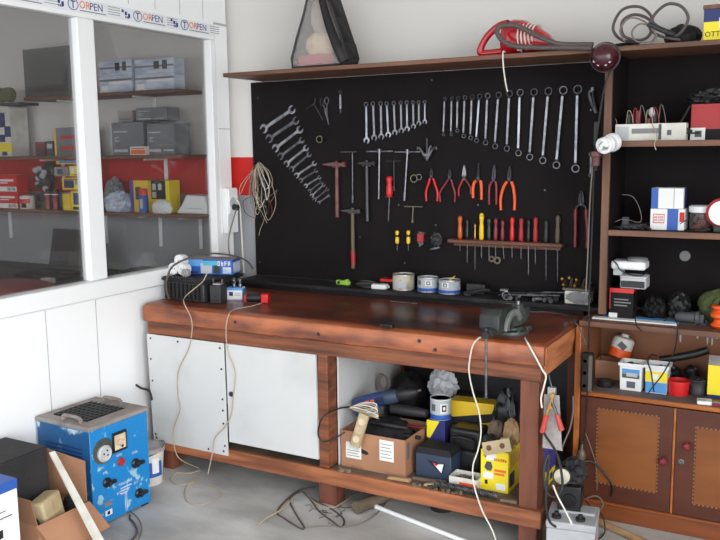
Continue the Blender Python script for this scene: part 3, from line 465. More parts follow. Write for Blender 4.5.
# hex keys, black grips
px, pz = wp(421, 238); t = thing('hex_key_set', 'set of hex keys in a red plastic holder', 'hex keys', (px, YB, pz))
G().b(-.019, .019, -.02, -.002, -.022, .025).build('holder', 'brickred', t, bevel=.003)
for i in range(6): x = -.015 + i * .006; G().tube([(x + .018, -.012, .034 - i * .001), (x + .004, -.012, .035 - i * .001), (x, -.012, .03), (x, -.012, -.03 - .004 * ((i * 5) % 6))], .0018, 6).build('hex_key', 'steel2', t)
G().cyl((0, -.0004, .01), (0, -.023, .01), .003, n=8).build('nail', 'steel', t)
px, pz = wp(437, 242); t = thing('pipe_clamp', 'black pipe clamp hanging right of the red hex key holder', 'clamp', (px, YB, pz))
G().blob((0, -.016, .012), (.030, .014, .034), .3, 2.5, 3, flat=False).build('clamp_body', 'gun', t); G().prism([(-.034, -.046), (.022, -.034), (.024, -.022), (-.03, -.032)], -.028, -.004).build('base_bar', 'steel2', t, bevel=.002); G().tube([(-.02, -.028, .03), (.01, -.032, .036), (.03, -.03, .01), (.012, -.03, -.02)], .003, 6, smooth=5).cyl((0, -.0004, .03), (0, -.02, .03), .002, n=6).build('clamp_lever', 'dsteel', t)
# scissors, caliper, ring, tapes, small wrench, locking pliers
px, pz = wp(325, 108); t = thing('scissors', 'grey-handled scissors hanging points down in the upper left', 'scissors', (px, YB, pz))
for s_, c_ in ((-1, (-.020, .034)), (1, (.014, .040))): 
    G().tube([(c_[0] + (.011 if s_ < 0 else .013) * cos(a), -.008 - (.002 if s_ > 0 else 0), c_[1] + .019 * sin(a)) for a in [i * pi / 9 for i in range(18)]], .0035, 6, closed=True).build('finger_loop', 'dsteel' if s_ < 0 else 'steel2', t)
    G().prism([(c_[0] * .6, c_[1] - .017), (c_[0] * .6 + .008, c_[1] - .017), (.012 + s_ * .002, -.03), (.026, -.098), (.022, -.098), (.002 + s_ * .002, -.03)], -.008 + s_ * .002, -.005 + s_ * .002).build('blade', 'steel2', t, bevel=.0006)
G().cyl((.006, -.0004, -.004), (.006, -.014, -.004), .0035, n=8).build('pivot', 'steel', t)
px, pz = wp(314, 104); t = thing('dividers', 'black dividers with one steel leg near the scissors', 'dividers', (px, YB, pz))
G().tube([(-.052, -.008, -.03), (-.02, -.009, -.012), (.004, -.009, .0), (.014, -.009, .03)], .006, 8, smooth=4).build('dark_leg', 'gun', t); G().tube([(.004, -.009, -.004), (.06, -.009, -.094)], [.0035, .002], 6).build('steel_leg', 'steel2', t); G().cyl((.004, -.0004, -.004), (.004, -.018, -.004), .009, n=12).build('pivot', 'gun', t)
px, pz = wp(340.6, 92); t = thing('flare_wrench', 'slim steel ratchet bar hanging right of the scissors', 'wrench', (px, YB, pz)); G().b(-.0065, .0065, -.014, -.004, -.095, -.014).build('handle', 'steel', t, bevel=.002); G().ring((0, 0), .010, .005, -.014, -.002).build('ring_end', 'dsteel', t); G().b(-.0055, .0055, -.014, -.004, -.12, -.096).build('tip', 'dsteel', t, bevel=.002); G().cyl((0, -.0004, .004), (0, -.018, .006), .002, n=6).build('nail', 'steel', t)
def roll(label, x, y, r, m, name='tape_roll'):
    px, pz = wp(x, y); t = thing(name, label, 'tape', (px, YB, pz)); G().ring((0, 0), r, r * .76, -.02, -.001, 24).build('tape_winding', 'blackp', t); G().ring((0, 0), r * 1.0, r * .80, -.0215, -.0203, 24).build('core', m, t); G().cyl((0, -.0004, r * .6), (0, -.028, r * .64), .002, n=6).build('nail', 'dsteel', t)
roll('small yellow-cored black tape roll below the scissors', 320.6, 139.3, .021, 'ringy'); roll('black tape roll with yellow-green core left of the pliers', 415, 178.5, .022, 'ringy'); roll('thin dark ring hung just behind the yellow-green tape roll', 420, 177, .017, 'mgrey')
px, pz = wp(593, 92); t = thing('locking_pliers', 'steel locking pliers hanging beside the shelf post', 'pliers', (px, YB, pz))
G().tube([(-.004, -.014, .012), (-.016, -.014, -.006), (-.004, -.014, -.05), (.02, -.014, -.10)], [.007, .0085], 8, smooth=5).build('handle', 'steel2', t); G().tube([(.004, -.02, .008), (.006, -.02, -.03), (.026, -.018, -.10)], [.005, .006], 8, smooth=5).build('lever', 'dsteel', t); G().prism([(-.01, .0), (-.008, .022), (.006, .026), (.012, .004), (.004, -.006)], -.022, -.006).build('jaw', 'steel2', t, bevel=.002); G().cyl((.002, -.0004, .01), (.002, -.026, .01), .003, n=6).build('nail', 'steel', t)
px, pz = wp(596.5, 128); t = thing('file', 'dark flat file hanging below the locking pliers', 'file', (px, YB, pz)); G().b(-.012, .010, -.012, -.004, -.085, .03).build('file_blade', 'gun', t, bevel=.001); G().cyl((0, -.008, -.085), (0, -.008, -.1), .004, n=6).cyl((0, -.0004, .025), (0, -.014, .025), .002, n=6).build('tang', 'dsteel', t)
px, pz = wp(591, 165); t = thing('small_wrench', 'short grey wrench hanging low beside the shelf post', 'wrench', (px, YB, pz)); G().b(-.005, .005, -.012, -.004, -.045, .045).build('shank', 'steel2', t, bevel=.001); G().ring((0, .052), .011, .006, -.014, -.002).ring((0, -.05), .010, .005, -.014, -.002).cyl((0, -.0004, .056), (0, -.016, .058), .002, n=6).build('ring_ends', 'dsteel', t)
# ------------------------------------------------------------------ bundle of scrap wires, outlet
px, pz = wp(259, 163); t = thing('wire_bundle', 'tangled bundle of thin scrap wires hanging at the board edge', 'wires', (px, YB, pz))
rn = random.Random(11); WM = ['cordt', 'cordg', 'cordw', 'cordt', 'cordb', 'cordg', 'cordt', 'cordw', 'cordb', 'cordt', 'cordg', 'cordt', 'cordb', 'cordw']
for i, m in enumerate(WM):
    a = rn.uniform(-.03, .10); L = rn.uniform(.14, .34); sp_ = rn.uniform(.015, .075); y0 = -.03 - i * .0025
    pts = [(0, -.02, 0), (a * .5 - sp_ * .5, y0, -L * .3), (a - sp_ * .6, y0 - .01, -L * .75), (a, y0 - .012, -L), (a + sp_ * .8, y0 - .006, -L * .7), (a * .4 + sp_, y0, -L * .25), (.004, -.02, .004)]
    if i % 3 == 0: pts += [(rn.uniform(-.03, .05), y0 - .01, -L * .5), (rn.uniform(-.05, .08), y0 - .012, -L - rn.uniform(.02, .06))]
    G().tube(pts, .0018, 5, smooth=7).build('wire', m, t)
for m, pts in (('cordt', [(0, -.03, -.02), (-.06, -.05, -.1), (-.10, -.075, -.19), (-.10, -.06, -.13), (-.02, -.04, -.04)]), ('cordt', [(-.02, -.03, -.15), (.02, -.04, -.22), (.075, -.05, -.27), (.05, -.04, -.34), (.02, -.04, -.40), (.0, -.03, -.44)]), ('redwire', [(.08, -.03, -.2), (.11, -.04, -.28), (.1, -.04, -.33), (.06, -.03, -.345)]), ('cordt', [(0, -.03, -.01), (.09, -.04, -.04), (.12, -.04, -.12), (.07, -.04, -.15), (.02, -.04, -.06)]), ('cordg', [(.03, -.03, -.18), (.09, -.04, -.2), (.15, -.04, -.16), (.09, -.04, -.235), (.05, -.03, -.12)]), ('cordb', [(-.03, -.03, -.2), (-.1, -.04, -.23), (-.09, -.04, -.3), (-.02, -.04, -.33), (.05, -.03, -.31)])): G().tube(pts, .0018, 5, smooth=7).build('wire', m, t)
G().cyl((0, -.0004, .006), (0, -.06, .01), .0028, n=8).build('nail', 'dsteel', t)
t = thing('outlet_box', 'white wall outlet box on the corner post with two cables', 'outlet', (.009, -.095, 1.29))
G().b(0, .042, -.05, .05, -.06, .215).build('trunking', 'white', t, bevel=.004); G().b(.042, .05, -.044, .044, .06, .205).build('outlet_plate', 'pvc', t, bevel=.003); G().cyl((.05, -.005, .125), (.052, -.005, .125), .034, n=20).build('socket_ring', 'lgrey', t); G().cyl((.05, -.002, .10), (.085, -.002, .095), .02, .017, 14).build('plug', 'blackp', t, bevel=.003)
G().tube([(.08, -.004, .095), (.095, -.05, .06), (.09, -.11, -.08), (.09, -.10, -.2), (.10, -.03, -.28), (.115, .0, -.315)], .0045, 8, smooth=8).build('flex', 'cordg', t); G().tube([(.052, .02, .15), (.07, .035, .1), (.06, .055, -.02), (.062, .06, -.2), (.07, .055, -.318)], .005, 8, smooth=8).build('flex', 'cordw', t)
# ================================================================== ON THE LONG SHELF
ZS = 2.1605
def on(px, y, z=None): q = at(px, 200, y=y); return q.x     # rough x of a photo column at depth y (verticals nearly upright)
bx0 = at(292, 66, y=-.30).x; bx1 = at(352, 66, y=-.30).x; bc = (bx0 + bx1) / 2; bw = (bx1 - bx0) / 2
t = thing('tool_bag', 'clear-fronted black-edged bag holding cream fleece and rose cloth on the shelf', 'bag', (bc - .004, -.25, ZS)); t.scale = (.86, .9, .95)
def bagpt(u, v, s=1): hw = bw * (1 - v ** 1.25 * .72); return (u * hw, v)
outl = [(-bw, 0), (-bw * 1.02, .05), (-bw * .8, .16), (-bw * .5, .29), (-bw * .3, .40), (-bw * .12, .435), (bw * .16, .435), (bw * .34, .40), (bw * .62, .27), (bw * .92, .13), (bw * 1.06, .045), (bw * .98, 0)]
sd_ = [(-.0, 0)]
G().prism([(x * .96, z * .98 + .002) for x, z in outl], -.088, -.086).build('front_film', 'film', t, smooth=False)
G().tube([(x, -.09, z + .009) for x, z in outl], .0075, 8, closed=True).build('front_piping', 'charcoal', t)
G().prism([(x, z + .002) for x, z in outl], .07, .076).build('back_panel', 'greyc', t)
g = G()
side = [(bw * .98, 0.002), (bw * 1.06, .047), (bw * .92, .132), (bw * .62, .272), (bw * .34, .402), (bw * .16, .437), (-bw * .12, .437), (-bw * .3, .402), (-bw * .5, .292), (-bw * .8, .162), (-bw * 1.02, .052), (-bw, .002)]
for i in range(len(side) - 1):
    a, b = side[i], side[i + 1]; g.add([(a[0], -.09, a[1]), (b[0], -.09, b[1]), (b[0], .075, b[1]), (a[0], .075, a[1])], [(0, 1, 2, 3)])
sg = g.build('gusset', 'dust', t); md = sg.modifiers.new('thick', 'SOLIDIFY'); md.thickness = .003
G().tube([(bw * .1, -.094, .43), (bw * .30, -.10, .33), (bw * .52, -.105, .22), (bw * .80, -.10, .10), (bw * 1.03, -.09, .02)], [.020, .034], 8, smooth=6).build('side_fold', 'dust', t)
G().blob((-bw * .04, -.022, .13), (bw * .60, .055, .072), .1, 2, 5).build('fleece', 'cream', t); G().b(-bw * .84, bw * .55, -.080, .05, .006, .078).build('folded_cloth', 'pink', t, bevel=.02, seg=4)
G().blob((-bw * .04, -.03, .285), (bw * .34, .045, .10), .10, 1.6, 9, flat=False).build('stuffing', 'greyc', t); G().b(bw * .50, bw * .8, -.07, .05, .004, .06).build('dark_pouch', 'charcoal', t, bevel=.01)
# vacuum
vx = at(476, 53, y=-.33).x; t = thing('hand_vacuum', 'shiny red handheld vacuum cleaner lying on the long shelf', 'vacuum cleaner', (vx, -.30, ZS))
VL = at(556, 48, y=-.33).x - vx
prof = [(0, .004), (.012, .05), (.06, .105), (.12, .14), (.18, .155), (.23, .145), (VL * .8, .085), (VL, .02), (VL, .004)]
g = G(); nn = 10
sect = [(.0, .006, .008), (.03, .02, .03), (.10, .045, .012), (.16, .06, .152), (.21, .066, .146), (.27, .066, .118), (.33, .060, .078), (VL, .045, .022)]
prs = []
for x, hw, h in [(.12, .03, .130), (.14, .05, .150), (.18, .058, .160), (.23, .063, .152), (.29, .062, .122), (.35, .056, .080), (VL, .045, .03)]:
    prs.append([(x, hw * sin(a), .004 + h * (.5 - .5 * cos(a))) for a in [2 * pi * i / 14 for i in range(14)]])
for r_ in prs: g.v += [Vector(p) for p in r_]
m_ = len(prs)
for i in range(m_ - 1):
    for k in range(14): g.f.append((i * 14 + k, i * 14 + (k + 1) % 14, i * 14 + 14 + (k + 1) % 14, i * 14 + 14 + k))
g.f += [tuple(range(14)), tuple((m_ - 1) * 14 + k for k in range(14))]
g.build('body', 'vac', t)
G().tube([(.15, 0, .150), (.10, 0, .138), (.045, 0, .095), (.012, 0, .040), (.02, 0, .0185), (.08, 0, .0185), (.15, 0, .022)], .017, 10, smooth=6).build('handle_loop', 'vac', t)
g = G()
for i in range(5): x = .225 + i * .017; g.tube([(x + .008 * sin(a * 1), .068 * sin(a), .078 + .070 * cos(a) * (1 - i * .06)) for a in [2 * pi * k / 16 for k in range(16)]], .0038, 6, closed=True)
g.build('wound_cord', 'cordw', t)
vent = G()
for i in range(4): vent.b(.10 + i * .016, .11 + i * .016, -.07, -.045, .05, .056)
G().glyphs(4, .024, Matrix.Translation((.25, -.0635, .024)) @ Matrix.Rotation(pi / 2, 4, 'X'), 3).build('lettering', 'paper', t, smooth=False)
G().b(.15, .165, -.03, .03, .150, .158).build('switch', 'charcoal', t, bevel=.003)
G().tube([(.16, -.07, .008), (.158, -.094, .006), (.163, -.100, -.06), (.175, -.098, -.14), (.185, -.10, -.175)], .0035, 6, smooth=6).build('hanging_cord', 'cordw', t)
hz = [at(593, 44.5, y=-.395), at(560, 44, y=-.395), at(540, 37, y=-.395), at(517, 26, y=-.395), at(500, 26.5, y=-.40), at(498, 35, y=-.405), at(510, 45, y=-.405), at(535, 47.5, y=-.405), at(570, 47.5, y=-.405), at(592, 48.3, y=-.42)]
cable('vacuum_hose', 'grey flexible hose looped over the red vacuum cleaner', 'hose', hz, .0115, 'cordbr', n=10)
q = at(604.5, 57, y=-.405); t = thing('reflector_lamp', 'dark red round lamp hung at the shelf unit corner', 'lamp', (q.x, -.384, q.z))
G().lathe([(.06, -.002), (.062, -.02), (.054, -.05), (.034, -.07), (.012, -.078), (0, -.079)], 28, (0, 0, 0), 'y').build('lens_dome', 'lens', t)
for a in (-2.6, -2.0, -1.2, -.7): G().b(.04 * cos(a) - .005, .04 * cos(a) + .005, -.064, -.054, .04 * sin(a) - .004, .04 * sin(a) + .004, ry=.5).build('bright_stud', 'greyl', t)
G().lathe([(.066, 0), (.066, -.012), (.06, -.014)], 28, (0, 0, 0), 'y').build('rim', 'charcoal', t)
# coil of cable, dark lump, yellow box
def P3(L, y0=-.26, dy=.004): return [at(a, b, y=y0 - dy * i) for i, (a, b) in enumerate(L)]
cable('coiled_cable', 'wide grey-brown cable in large loose loops on the shelf', 'cable', P3([(640, 42), (622, 40), (613, 28), (622, 10), (640, 7), (652, 18), (650, 34), (640, 40), (624, 36), (622, 22), (632, 15), (645, 17), (660, 28), (676, 36), (688, 20), (682, 7), (668, 4), (655, 14), (650, 28), (660, 36), (680, 40)]), .0065, 'cordbr', n=8)
cable('coiled_cable', 'thin brown cord coiled inside the wide grey cable loops', 'cable', P3([(625, 42), (620, 30), (630, 18), (645, 22), (655, 34), (650, 42), (636, 41), (632, 32), (640, 24), (652, 28), (656, 40), (640, 44)], -.342), .004, 'cordg', n=6)
a, b = at(648, 24, y=-.375), at(674, 35, y=-.375); t = thing('cable_plug', 'dark cylindrical inline plug lying across the cable loops', 'plug', a); d = b - a
G().cyl((0, 0, 0), d * .75, .012, n=12).build('plug_body', 'charcoal', t, bevel=.002); G().cyl(d * .76, d, .014, .009, 12).build('plug_collar', 'blackp', t)
q = at(684, 41, y=-.3); solo(G().blob((q.x - .02, -.20, ZS + .040), (.07, .05, .048), .16, 2, 2), 'sanding_machine_case', 'dust', 'dark rounded tool case lying right of the coiled cables', 'case')
q = at(612, 45, y=-.34); solo(G().blob((q.x + .02, -.20, ZS + .013), (.075, .03, .015), .3, 2, 8), 'black_rag', 'black', 'flat black rag lying left of the coiled cables', 'rag')
q = at(703, 41, y=-.34); t = pack('parts_box', 'yellow and navy box with a brown lid on the shelf end', 'box', (q.x + .06, -.28, ZS), (.12, .12, .128), 'lemon', [('f', 0, .60, 1, 1, 'navy', 'printed_band'), ('l', 0, .60, 1, 1, 'navy', 'printed_band'), ('f', .5, .40, 1, .72, 'paper', 'label_sticker')], [('f', 'OTTP', .36, .2, .030, 'dink'), ('f', '~2', .78, .56, .026, 'bluei')])
G().b(-.065, .065, -.066, .06, .1285, .146).build('wooden_cover', 'wpost', t, bevel=.003)
# ================================================================== SHELVES OF THE UNIT (right)
def packpx(name, label, cat, l, r, top, bot, y, z, d, m, prints=(), texts=(), rz=0, group=None, lid=False, bevel=.0015):
    """a box whose front stands at depth y on height z, between photo columns l and r"""
    a = at(l, bot, y=y); b = at(r, bot, y=y); c = at((l + r) / 2, top, y=y); w = b.x - a.x; return pack(name, label, cat, ((a.x + b.x) / 2, y + d / 2, z), (w, d, max(c.z - z, .01)), m, prints, texts, rz, group, bevel, lid)
Z1 = 1.7505; Z2 = 1.3555; Z3 = .9375
t = packpx('ballast_tray', 'long white electronic ballast strip lying on the top inner shelf', 'ballast', 615, 686, 123.5, 134, -.33, Z1, .06, 'offwhite', [('f', .02, .1, .2, .85, 'lgrey', 'end_plate'), ('f', .24, .42, .62, .72, 'mgrey', 'tube_slot'), ('f', .62, .05, .66, .95, 'dgrey', 'gap'), ('f', .74, .3, .8, .6, 'ink', 'terminal')])
G().b(-.14, .14, -.02, .03, .0405, .046).build('terminal_cover', 'lgrey', t)
x = at(634, 120, y=-.28).x
t = thing('circuit_board', 'small circuit board with dark capacitors behind the white ballast', 'circuit board', (x + .02, -.24, Z1)); G().b(-.09, .09, -.02, .04, 0, .012).build('board_sheet', 'dgreen', t)
for i, (dx, h, m) in enumerate(((-.05, .12, 'blackp'), (-.012, .135, 'maroon'), (.06, .125, 'charcoal'), (.035, .10, 'dred'))): G().cyl((dx, .0, .0125), (dx, 0, h), .016, n=14).build('capacitor', m, t, bevel=.002)
G().sph((.052, -.02, .125), (.014, .01, .022)).build('white_cap', 'lgrey', t)
for i in range(6): a = -.06 + i * .028; G().tube([(a, -.02, .012), (a + .01, -.03, .13 + .012 * (i % 3)), (a + .03, -.03, .11), (a + .04, -.025, .014)], .0018, 5, smooth=5).build('wire', ('cordt', 'redwire', 'cordg')[i % 3], t)
cable('bent_wire', 'short pale wire drooping over the edge of the top inner shelf', 'wire', [at(652, 124, y=-.335), at(656, 133, y=-.345), at(657, 138, y=-.386), at(654.5, 144, y=-.387), at(656, 150, y=-.386)], .0022, 'cordt')
cable('hooked_wire', 'little hooked pale wire at the left end of the ballast', 'wire', [at(617, 127, y=-.27), at(616.5, 121, y=-.275), at(614.5, 118.5, y=-.275), at(612.5, 120.5, y=-.27)], .0022, 'cordg')
t = packpx('motor_box', 'red box with a white barcode label on the top inner shelf', 'box', 690.5, 735, 103.5, 129, -.27, Z1 + .0, .13, 'brickred', [('f', 0, 0, .34, .34, 'paper', 'label_sticker'), ('f', .1, .08, .26, .26, 'ink', 'barcode'), ('f', .34, 0, 1, .3, 'black', 'dark_print')], rz=.0)
q = at(712, 101, y=-.22); solo(G().blob((q.x, -.205, t.location.z + .150 + .03), (.07, .045, .03), .5, 2.2, 21), 'drill_chuck', 'gun', 'dark metal drill chuck lying on the red box', 'chuck')
cable('black_wires', 'black wires bunched between the white ballast and the red box', 'wires', P3([(690, 106), (682, 120), (676, 128), (684, 130), (692, 131), (680, 126), (676, 132), (690, 133), (700, 133)], -.30, .002), .004, 'cordb')
# middle shelf
t = packpx('piston_box', 'blue and white box with red logo, upper of two on the middle shelf', 'box', 651, 683, 192.5, 208.8, -.29, Z2 + .0755, .11, 'paper', [('f', 0, .0, .22, 1, 'blue', 'printed_band'), ('r', .3, 0, 1, 1, 'navy', 'printed_band'), ('f', .70, .0, .73, 1, 'greyl', 'fold_line')])
s = packpx('piston_box', 'white box with red logo and blue stripe, lower of two on the middle shelf', 'box', 650, 684, 209, 226, -.30, Z2, .12, 'paper', [('f', .50, 0, .82, 1, 'blue', 'printed_band'), ('f', .08, .32, .42, .76, 'redink', 'logo_frame'), ('f', .10, .36, .40, .72, 'paper', 'logo_ground'), ('f', .86, .4, 1, .86, 'redink', 'logo_frame')], [('f', '~5', .25, .61, .010, 'redink'), ('f', '~5', .25, .47, .010, 'redink')])
t.location.z = Z2 + (at(666, 209, y=-.30).z - Z2) + .001
t = thing('screw_jar', 'clear jar of bits with a white lid on the middle shelf', 'jar', (at(701, 226, y=-.28).x, -.25, Z2)); G().lathe([(.05, 0), (.052, .006), (.052, .075), (.048, .08)], 24).build('glass_jar', 'jarglass', t); G().lathe([(.056, .0805), (.057, .105), (.05, .11), (0, .11)], 24).build('lid', 'gauze', t)
g = G(); rn = random.Random(3)
for i in range(26): a = rn.uniform(0, 6.3); r = rn.uniform(0, .036); g.blob((r * cos(a), r * sin(a), rn.uniform(.014, .06)), (.011, .008, .008), .4, 2, i, flat=False) if i < 6 else g.b(r * cos(a) - .008, r * cos(a) + .008, r * sin(a) - .004, r * sin(a) + .004, (z := rn.uniform(.01, .06)), z + .008, a, a * .5)
g.build('loose_bits', 'redwire', t)
q = at(721.5, 215, y=-.33); t = thing('round_gauge', 'round white-faced gauge with red rim at the shelf edge', 'gauge', (q.x, -.335, q.z)); G().lathe([(.062, .03), (.064, .01), (.054, .004), (.0525, .010), (0, .010)], 28, (0, 0, 0), 'y').build('rim', 'brickred', t); G().lathe([(.052, .0099), (.052, .006), (0, .006)], 28, (0, 0, 0), 'y').build('dial', 'white', t); G().b(-.03, .03, -.0, .06, -.083, -.055).build('stand', 'charcoal', t, bevel=.003)
t.location.z = Z2 + .083
g = G(); rn = random.Random(8)
for i in range(7): x = .02 * i; g.tube([(x, 0, .004 + .003 * (i % 3)), (x + .03, -.01 + .004 * i, .010 + .002 * i), (x + .06 + .01 * (i % 3), -.03 + .01 * (i % 4), .005)], .003, 6)
x = at(602, 226, y=-.34).x + .034; g.v = [v + Vector((x, -.32, Z2)) for v in g.v]; solo(g, 'wire_ends', 'steel2', 'scatter of bright cut wire ends at the left of the middle shelf', 'wire ends')
cable('curved_wire', 'thin grey wire curving up from the middle shelf', 'wire', [at(615, 222, y=-.3), at(624, 219, y=-.28), at(640, 222, y=-.28), at(640, 210, y=-.27), at(633, 197, y=-.27), at(622, 194.5, y=-.27)], .0016, 'cordg')
q = at(642, 223, y=-.22); t = thing('hinge_plate', 'flat dark metal bracket lying left of the blue and white boxes', 'bracket', (q.x - .03, -.22, Z2)); G().b(-.06, .06, -.04, .03, 0, .022).build('plate', 'gun', t, bevel=.003); G().b(-.05, -.02, -.045, -.0405, .004, .05).build('bracket_ear', 'dsteel', t)
cable('green_wire', 'thin green wire curving at the foot of the jar', 'wire', [at(680, 224, y=-.33), at(690, 219, y=-.335), at(705, 220, y=-.335), at(714, 226, y=-.335)], .002, 'dgreen')
q = at(685, 256, y=-.0165); t = thing('round_sticker', 'grey round sticker on the black back of the shelf unit', 'sticker', (q.x, -.0165, q.z)); G().lathe([(.024, 0), (.024, -.001), (.015, -.0014), (0, -.0014)], 18, (0, 0, 0), 'y').build('sticker_face', 'mgrey', t); G().ring((0, 0), .0255, .0235, -.0012, -.0001).build('sticker_edge', 'dgrey', t)
# lowest shelf = top of the cabinet
t = packpx('charger_box', 'black box with red edges standing on the cabinet top', 'box', 609, 633, 288.5, 310.5, -.31, Z3 + .002, .10, 'black', [('f', 0, .86, 1, 1, 'red', 'printed_edge'), ('f', 0, .3, .06, .86, 'brickred', 'printed_edge'), ('r', 0, .9, 1, 1, 'brickred', 'printed_edge'), ('f', .2, .62, .8, .66, 'mgrey', 'print_line'), ('f', .2, .52, .9, .56, 'mgrey', 'print_line'), ('f', .2, .42, .75, .46, 'mgrey', 'print_line'), ('f', 0, 0, .35, .18, 'paper', 'white_corner')])
cz3 = t.location.z + max(v[2] for c in t.children for v in c.bound_box) + .001; cx3 = t.location.x + .03
t = thing('router', 'white black-fronted flat device on top of the red-edged box', 'router', (cx3 + .015, -.255, cz3)); G().b(-.055, .06, -.05, .05, 0, .05).build('casing', 'lgrey', t, bevel=.006); G().b(-.05, .055, -.053, -.0505, .006, .036).build('dark_front', 'blackp', t, bevel=.002); G().b(-.056, .061, -.052, .05, .0505, .056).build('lid', 'white', t, bevel=.003)
t2 = thing('telephone_base', 'white telephone base with grey dial stacked above the router', 'telephone', (cx3 - .005, -.25, cz3 + .057)); G().b(-.07, -.03, -.045, .03, 0, .028).build('foot', 'lgrey', t2, bevel=.004); G().b(-.08, .075, -.055, .05, .0285, .068).build('casing', 'white', t2, bevel=.012, seg=4); G().lathe([(.046, .0685), (.046, .078), (.038, .084), (0, .085)], 22, (.03, 0, 0)).build('dial_ring', 'mgrey', t2); G().tube([(-.07, -.05, .07), (-.05, -.062, .055), (-.035, -.063, .03), (-.0, -.06, .012), (.05, -.058, .006), (.085, -.05, .02)], .0028, 6, smooth=6).build('flex', 'cordb', t2)
for i, (c, r, lb, m) in enumerate((((2.56, -.2, .04), (.042, .05, .05), 'black crumpled cloth heap right of the red-edged box', 'black'), ((2.665, -.17, .05), (.042, .05, .06), 'black lumpy cable heap in the middle of the cabinet top', 'rubber'))): solo(G().blob((c[0], c[1], Z3 + r[2] * .8 + .001), (r[0], r[1], r[2]), .3, 2.2, 30 + i), 'cloth_heap', m, lb, 'heap')
q = at(700, 293, y=-.2); solo(G().blob((q.x + .11, -.145, Z3 + .062), (.105, .07, .075), .22, 2.0, 41), 'yellow_bag', 'moss', 'crumpled moss-green plastic bag lying on the cabinet top', 'bag')
a, b = at(676, 305, y=-.30), at(700, 308.5, y=-.30); t = thing('heat_gun', 'grey barrel-shaped tool lying on the cabinet top', 'tool', (a.x, -.30, Z3 + .032)); L = b.x - a.x; G().lathe([(.014, 0), (.02, .01), (.023, .03), (.024, L * .8), (.03, L * .85), (.03, L), (0, L)], 16, (0, 0, 0), 'x').build('barrel', 'dgrey', t); G().b(L, L + .02, -.02, .02, -.02, .02).cyl((L + .02, 0, 0), (L + .034, -.02, -.01), .006, n=8).build('cage', 'dsteel', t, bevel=.003); G().b(.02, .09, -.02, .02, -.0315, -.022).build('foot', 'gun', t)
q = at(716, 319, y=-.33); t = thing('orange_reel', 'bright orange ridged reel at the far end of the cabinet top', 'reel', (q.x + .02, -.32, Z3)); G().lathe([(.03, 0), (.045, .012), (.03, .03), (.03, .038), (.046, .052), (.046, .064), (.03, .078), (.044, .09), (.04, .1), (0, .1)], 20).build('drum', 'orange', t); G().cyl((0, 0, .1005), (0, 0, .12), .012, n=12).build('hub', 'blackp', t)
for i, (p0, p1, y, d, zz, m, lb) in enumerate((((592, 316), (677, 322), -.36, .045, 0, 'paper', 'long white paper sheet at the front of the cabinet top'), ((600, 320), (705, 327), -.33, .05, .0, 'sky', 'long blue-edged sheet behind the white paper'))):
    a = at(*p0, y=y); b = at(*p1, y=y); s = G(); dd = .0 if i == 0 else .046
    s.b(a.x, b.x, y + dd, y + dd + d, Z3 + .0005, Z3 + .0065 - .003 * i); solo(s, 'paper_sheet', m, lb, 'paper', smooth=False)
t = thing('marker_tube', 'grey folded cloth strip lying behind the white paper sheet', 'cloth', (at(610, 313, y=-.29).x + .06, -.235, Z3 + .0)); G().b(-.09, .1, -.02, .02, 0.0, .0).v
bpy.data.objects.remove(t)
cable('hanging_lead', 'black lead hanging over the cabinet front beside the red-edged box', 'lead', [at(634, 312, y=-.335), at(635, 318, y=-.43), at(637, 326, y=-.435), at(641.5, 331, y=-.435)], .003, 'cordb')
cable('long_lead', 'black lead looping from the cabinet top down to the niche floor', 'lead', [at(664, 321, y=-.40), at(671, 317.5, y=-.405), at(677, 323, y=-.43), at(677, 335, y=-.43), at(674, 352, y=-.41), at(664, 372, y=-.40), at(652, 388, y=-.40), at(648, 394, y=-.415)], .003, 'cordb')
cable('short_lead', 'thick black lead standing between the two white tubs', 'lead', [at(654, 392, y=-.40), at(651, 372, y=-.395), at(648, 362, y=-.37), at(651, 355, y=-.34), at(657, 356, y=-.3)], .0035, 'cordb')
# niche
t = packpx('open_carton', 'small brown open carton in the cabinet niche', 'carton', 598, 626, 363, 381, -.17, zn, .01, 'card', bevel=.0008); x0 = -t.children[0].dimensions.x if False else None
w_ = at(632, 380, y=-.17).x - at(596, 380, y=-.17).x; hh = at(612, 361.5, y=-.17).z - zn
for c in list(t.children): bpy.data.objects.remove(c)
G().b(-w_ / 2, w_ / 2, 0, .004, .0, hh).b(-w_ / 2, w_ / 2, .10, .104, 0, hh).b(-w_ / 2, -w_ / 2 + .004, .0041, .0999, 0, hh).b(w_ / 2 - .004, w_ / 2, .0041, .0999, 0, hh).b(-w_ / 2 + .004, w_ / 2 - .004, .0041, .0999, 0, .004).build('carton_walls', 'card', t)
t.location = (at(613, 380, y=-.17).x, -.175, zn + .001)
q = at(617, 347, y=-.13); t2 = thing('gas_canister', 'white and orange dented can leaning in the brown carton', 'can', (t.location.x + .012, -.122, zn + hh + .014), rot=(R(-8), R(14), 0)); G().lathe([(.045, .0), (.052, .004), (.052, .045), (.052, .046)], 24).build('orange_band', 'orange', t2); G().lathe([(.052, .0462), (.052, .088), (.044, .1), (.02, .106), (.018, .118), (0, .118)], 24).build('can_body', 'offwhite', t2); G().b(-.01, .028, -.054, -.0515, .05, .078, ry=.5).build('print_mark', 'ink', t2)
q = at(603, 381, y=-.33); t = thing('black_puck', 'round black cap lying on the niche floor by the carton', 'cap', (q.x + .005, -.30, zn + .001)); G().lathe([(.036, 0), (.038, .004), (.038, .026), (.034, .03), (0, .03)], 22).build('cap_body', 'blackp', t); G().ring((0, 0), .03, .024, 0, .001).build('cap_ridge', 'charcoal', t); t.children[1].rotation_euler = (pi / 2, 0, 0); t.children[1].location = (0, 0, .0305)
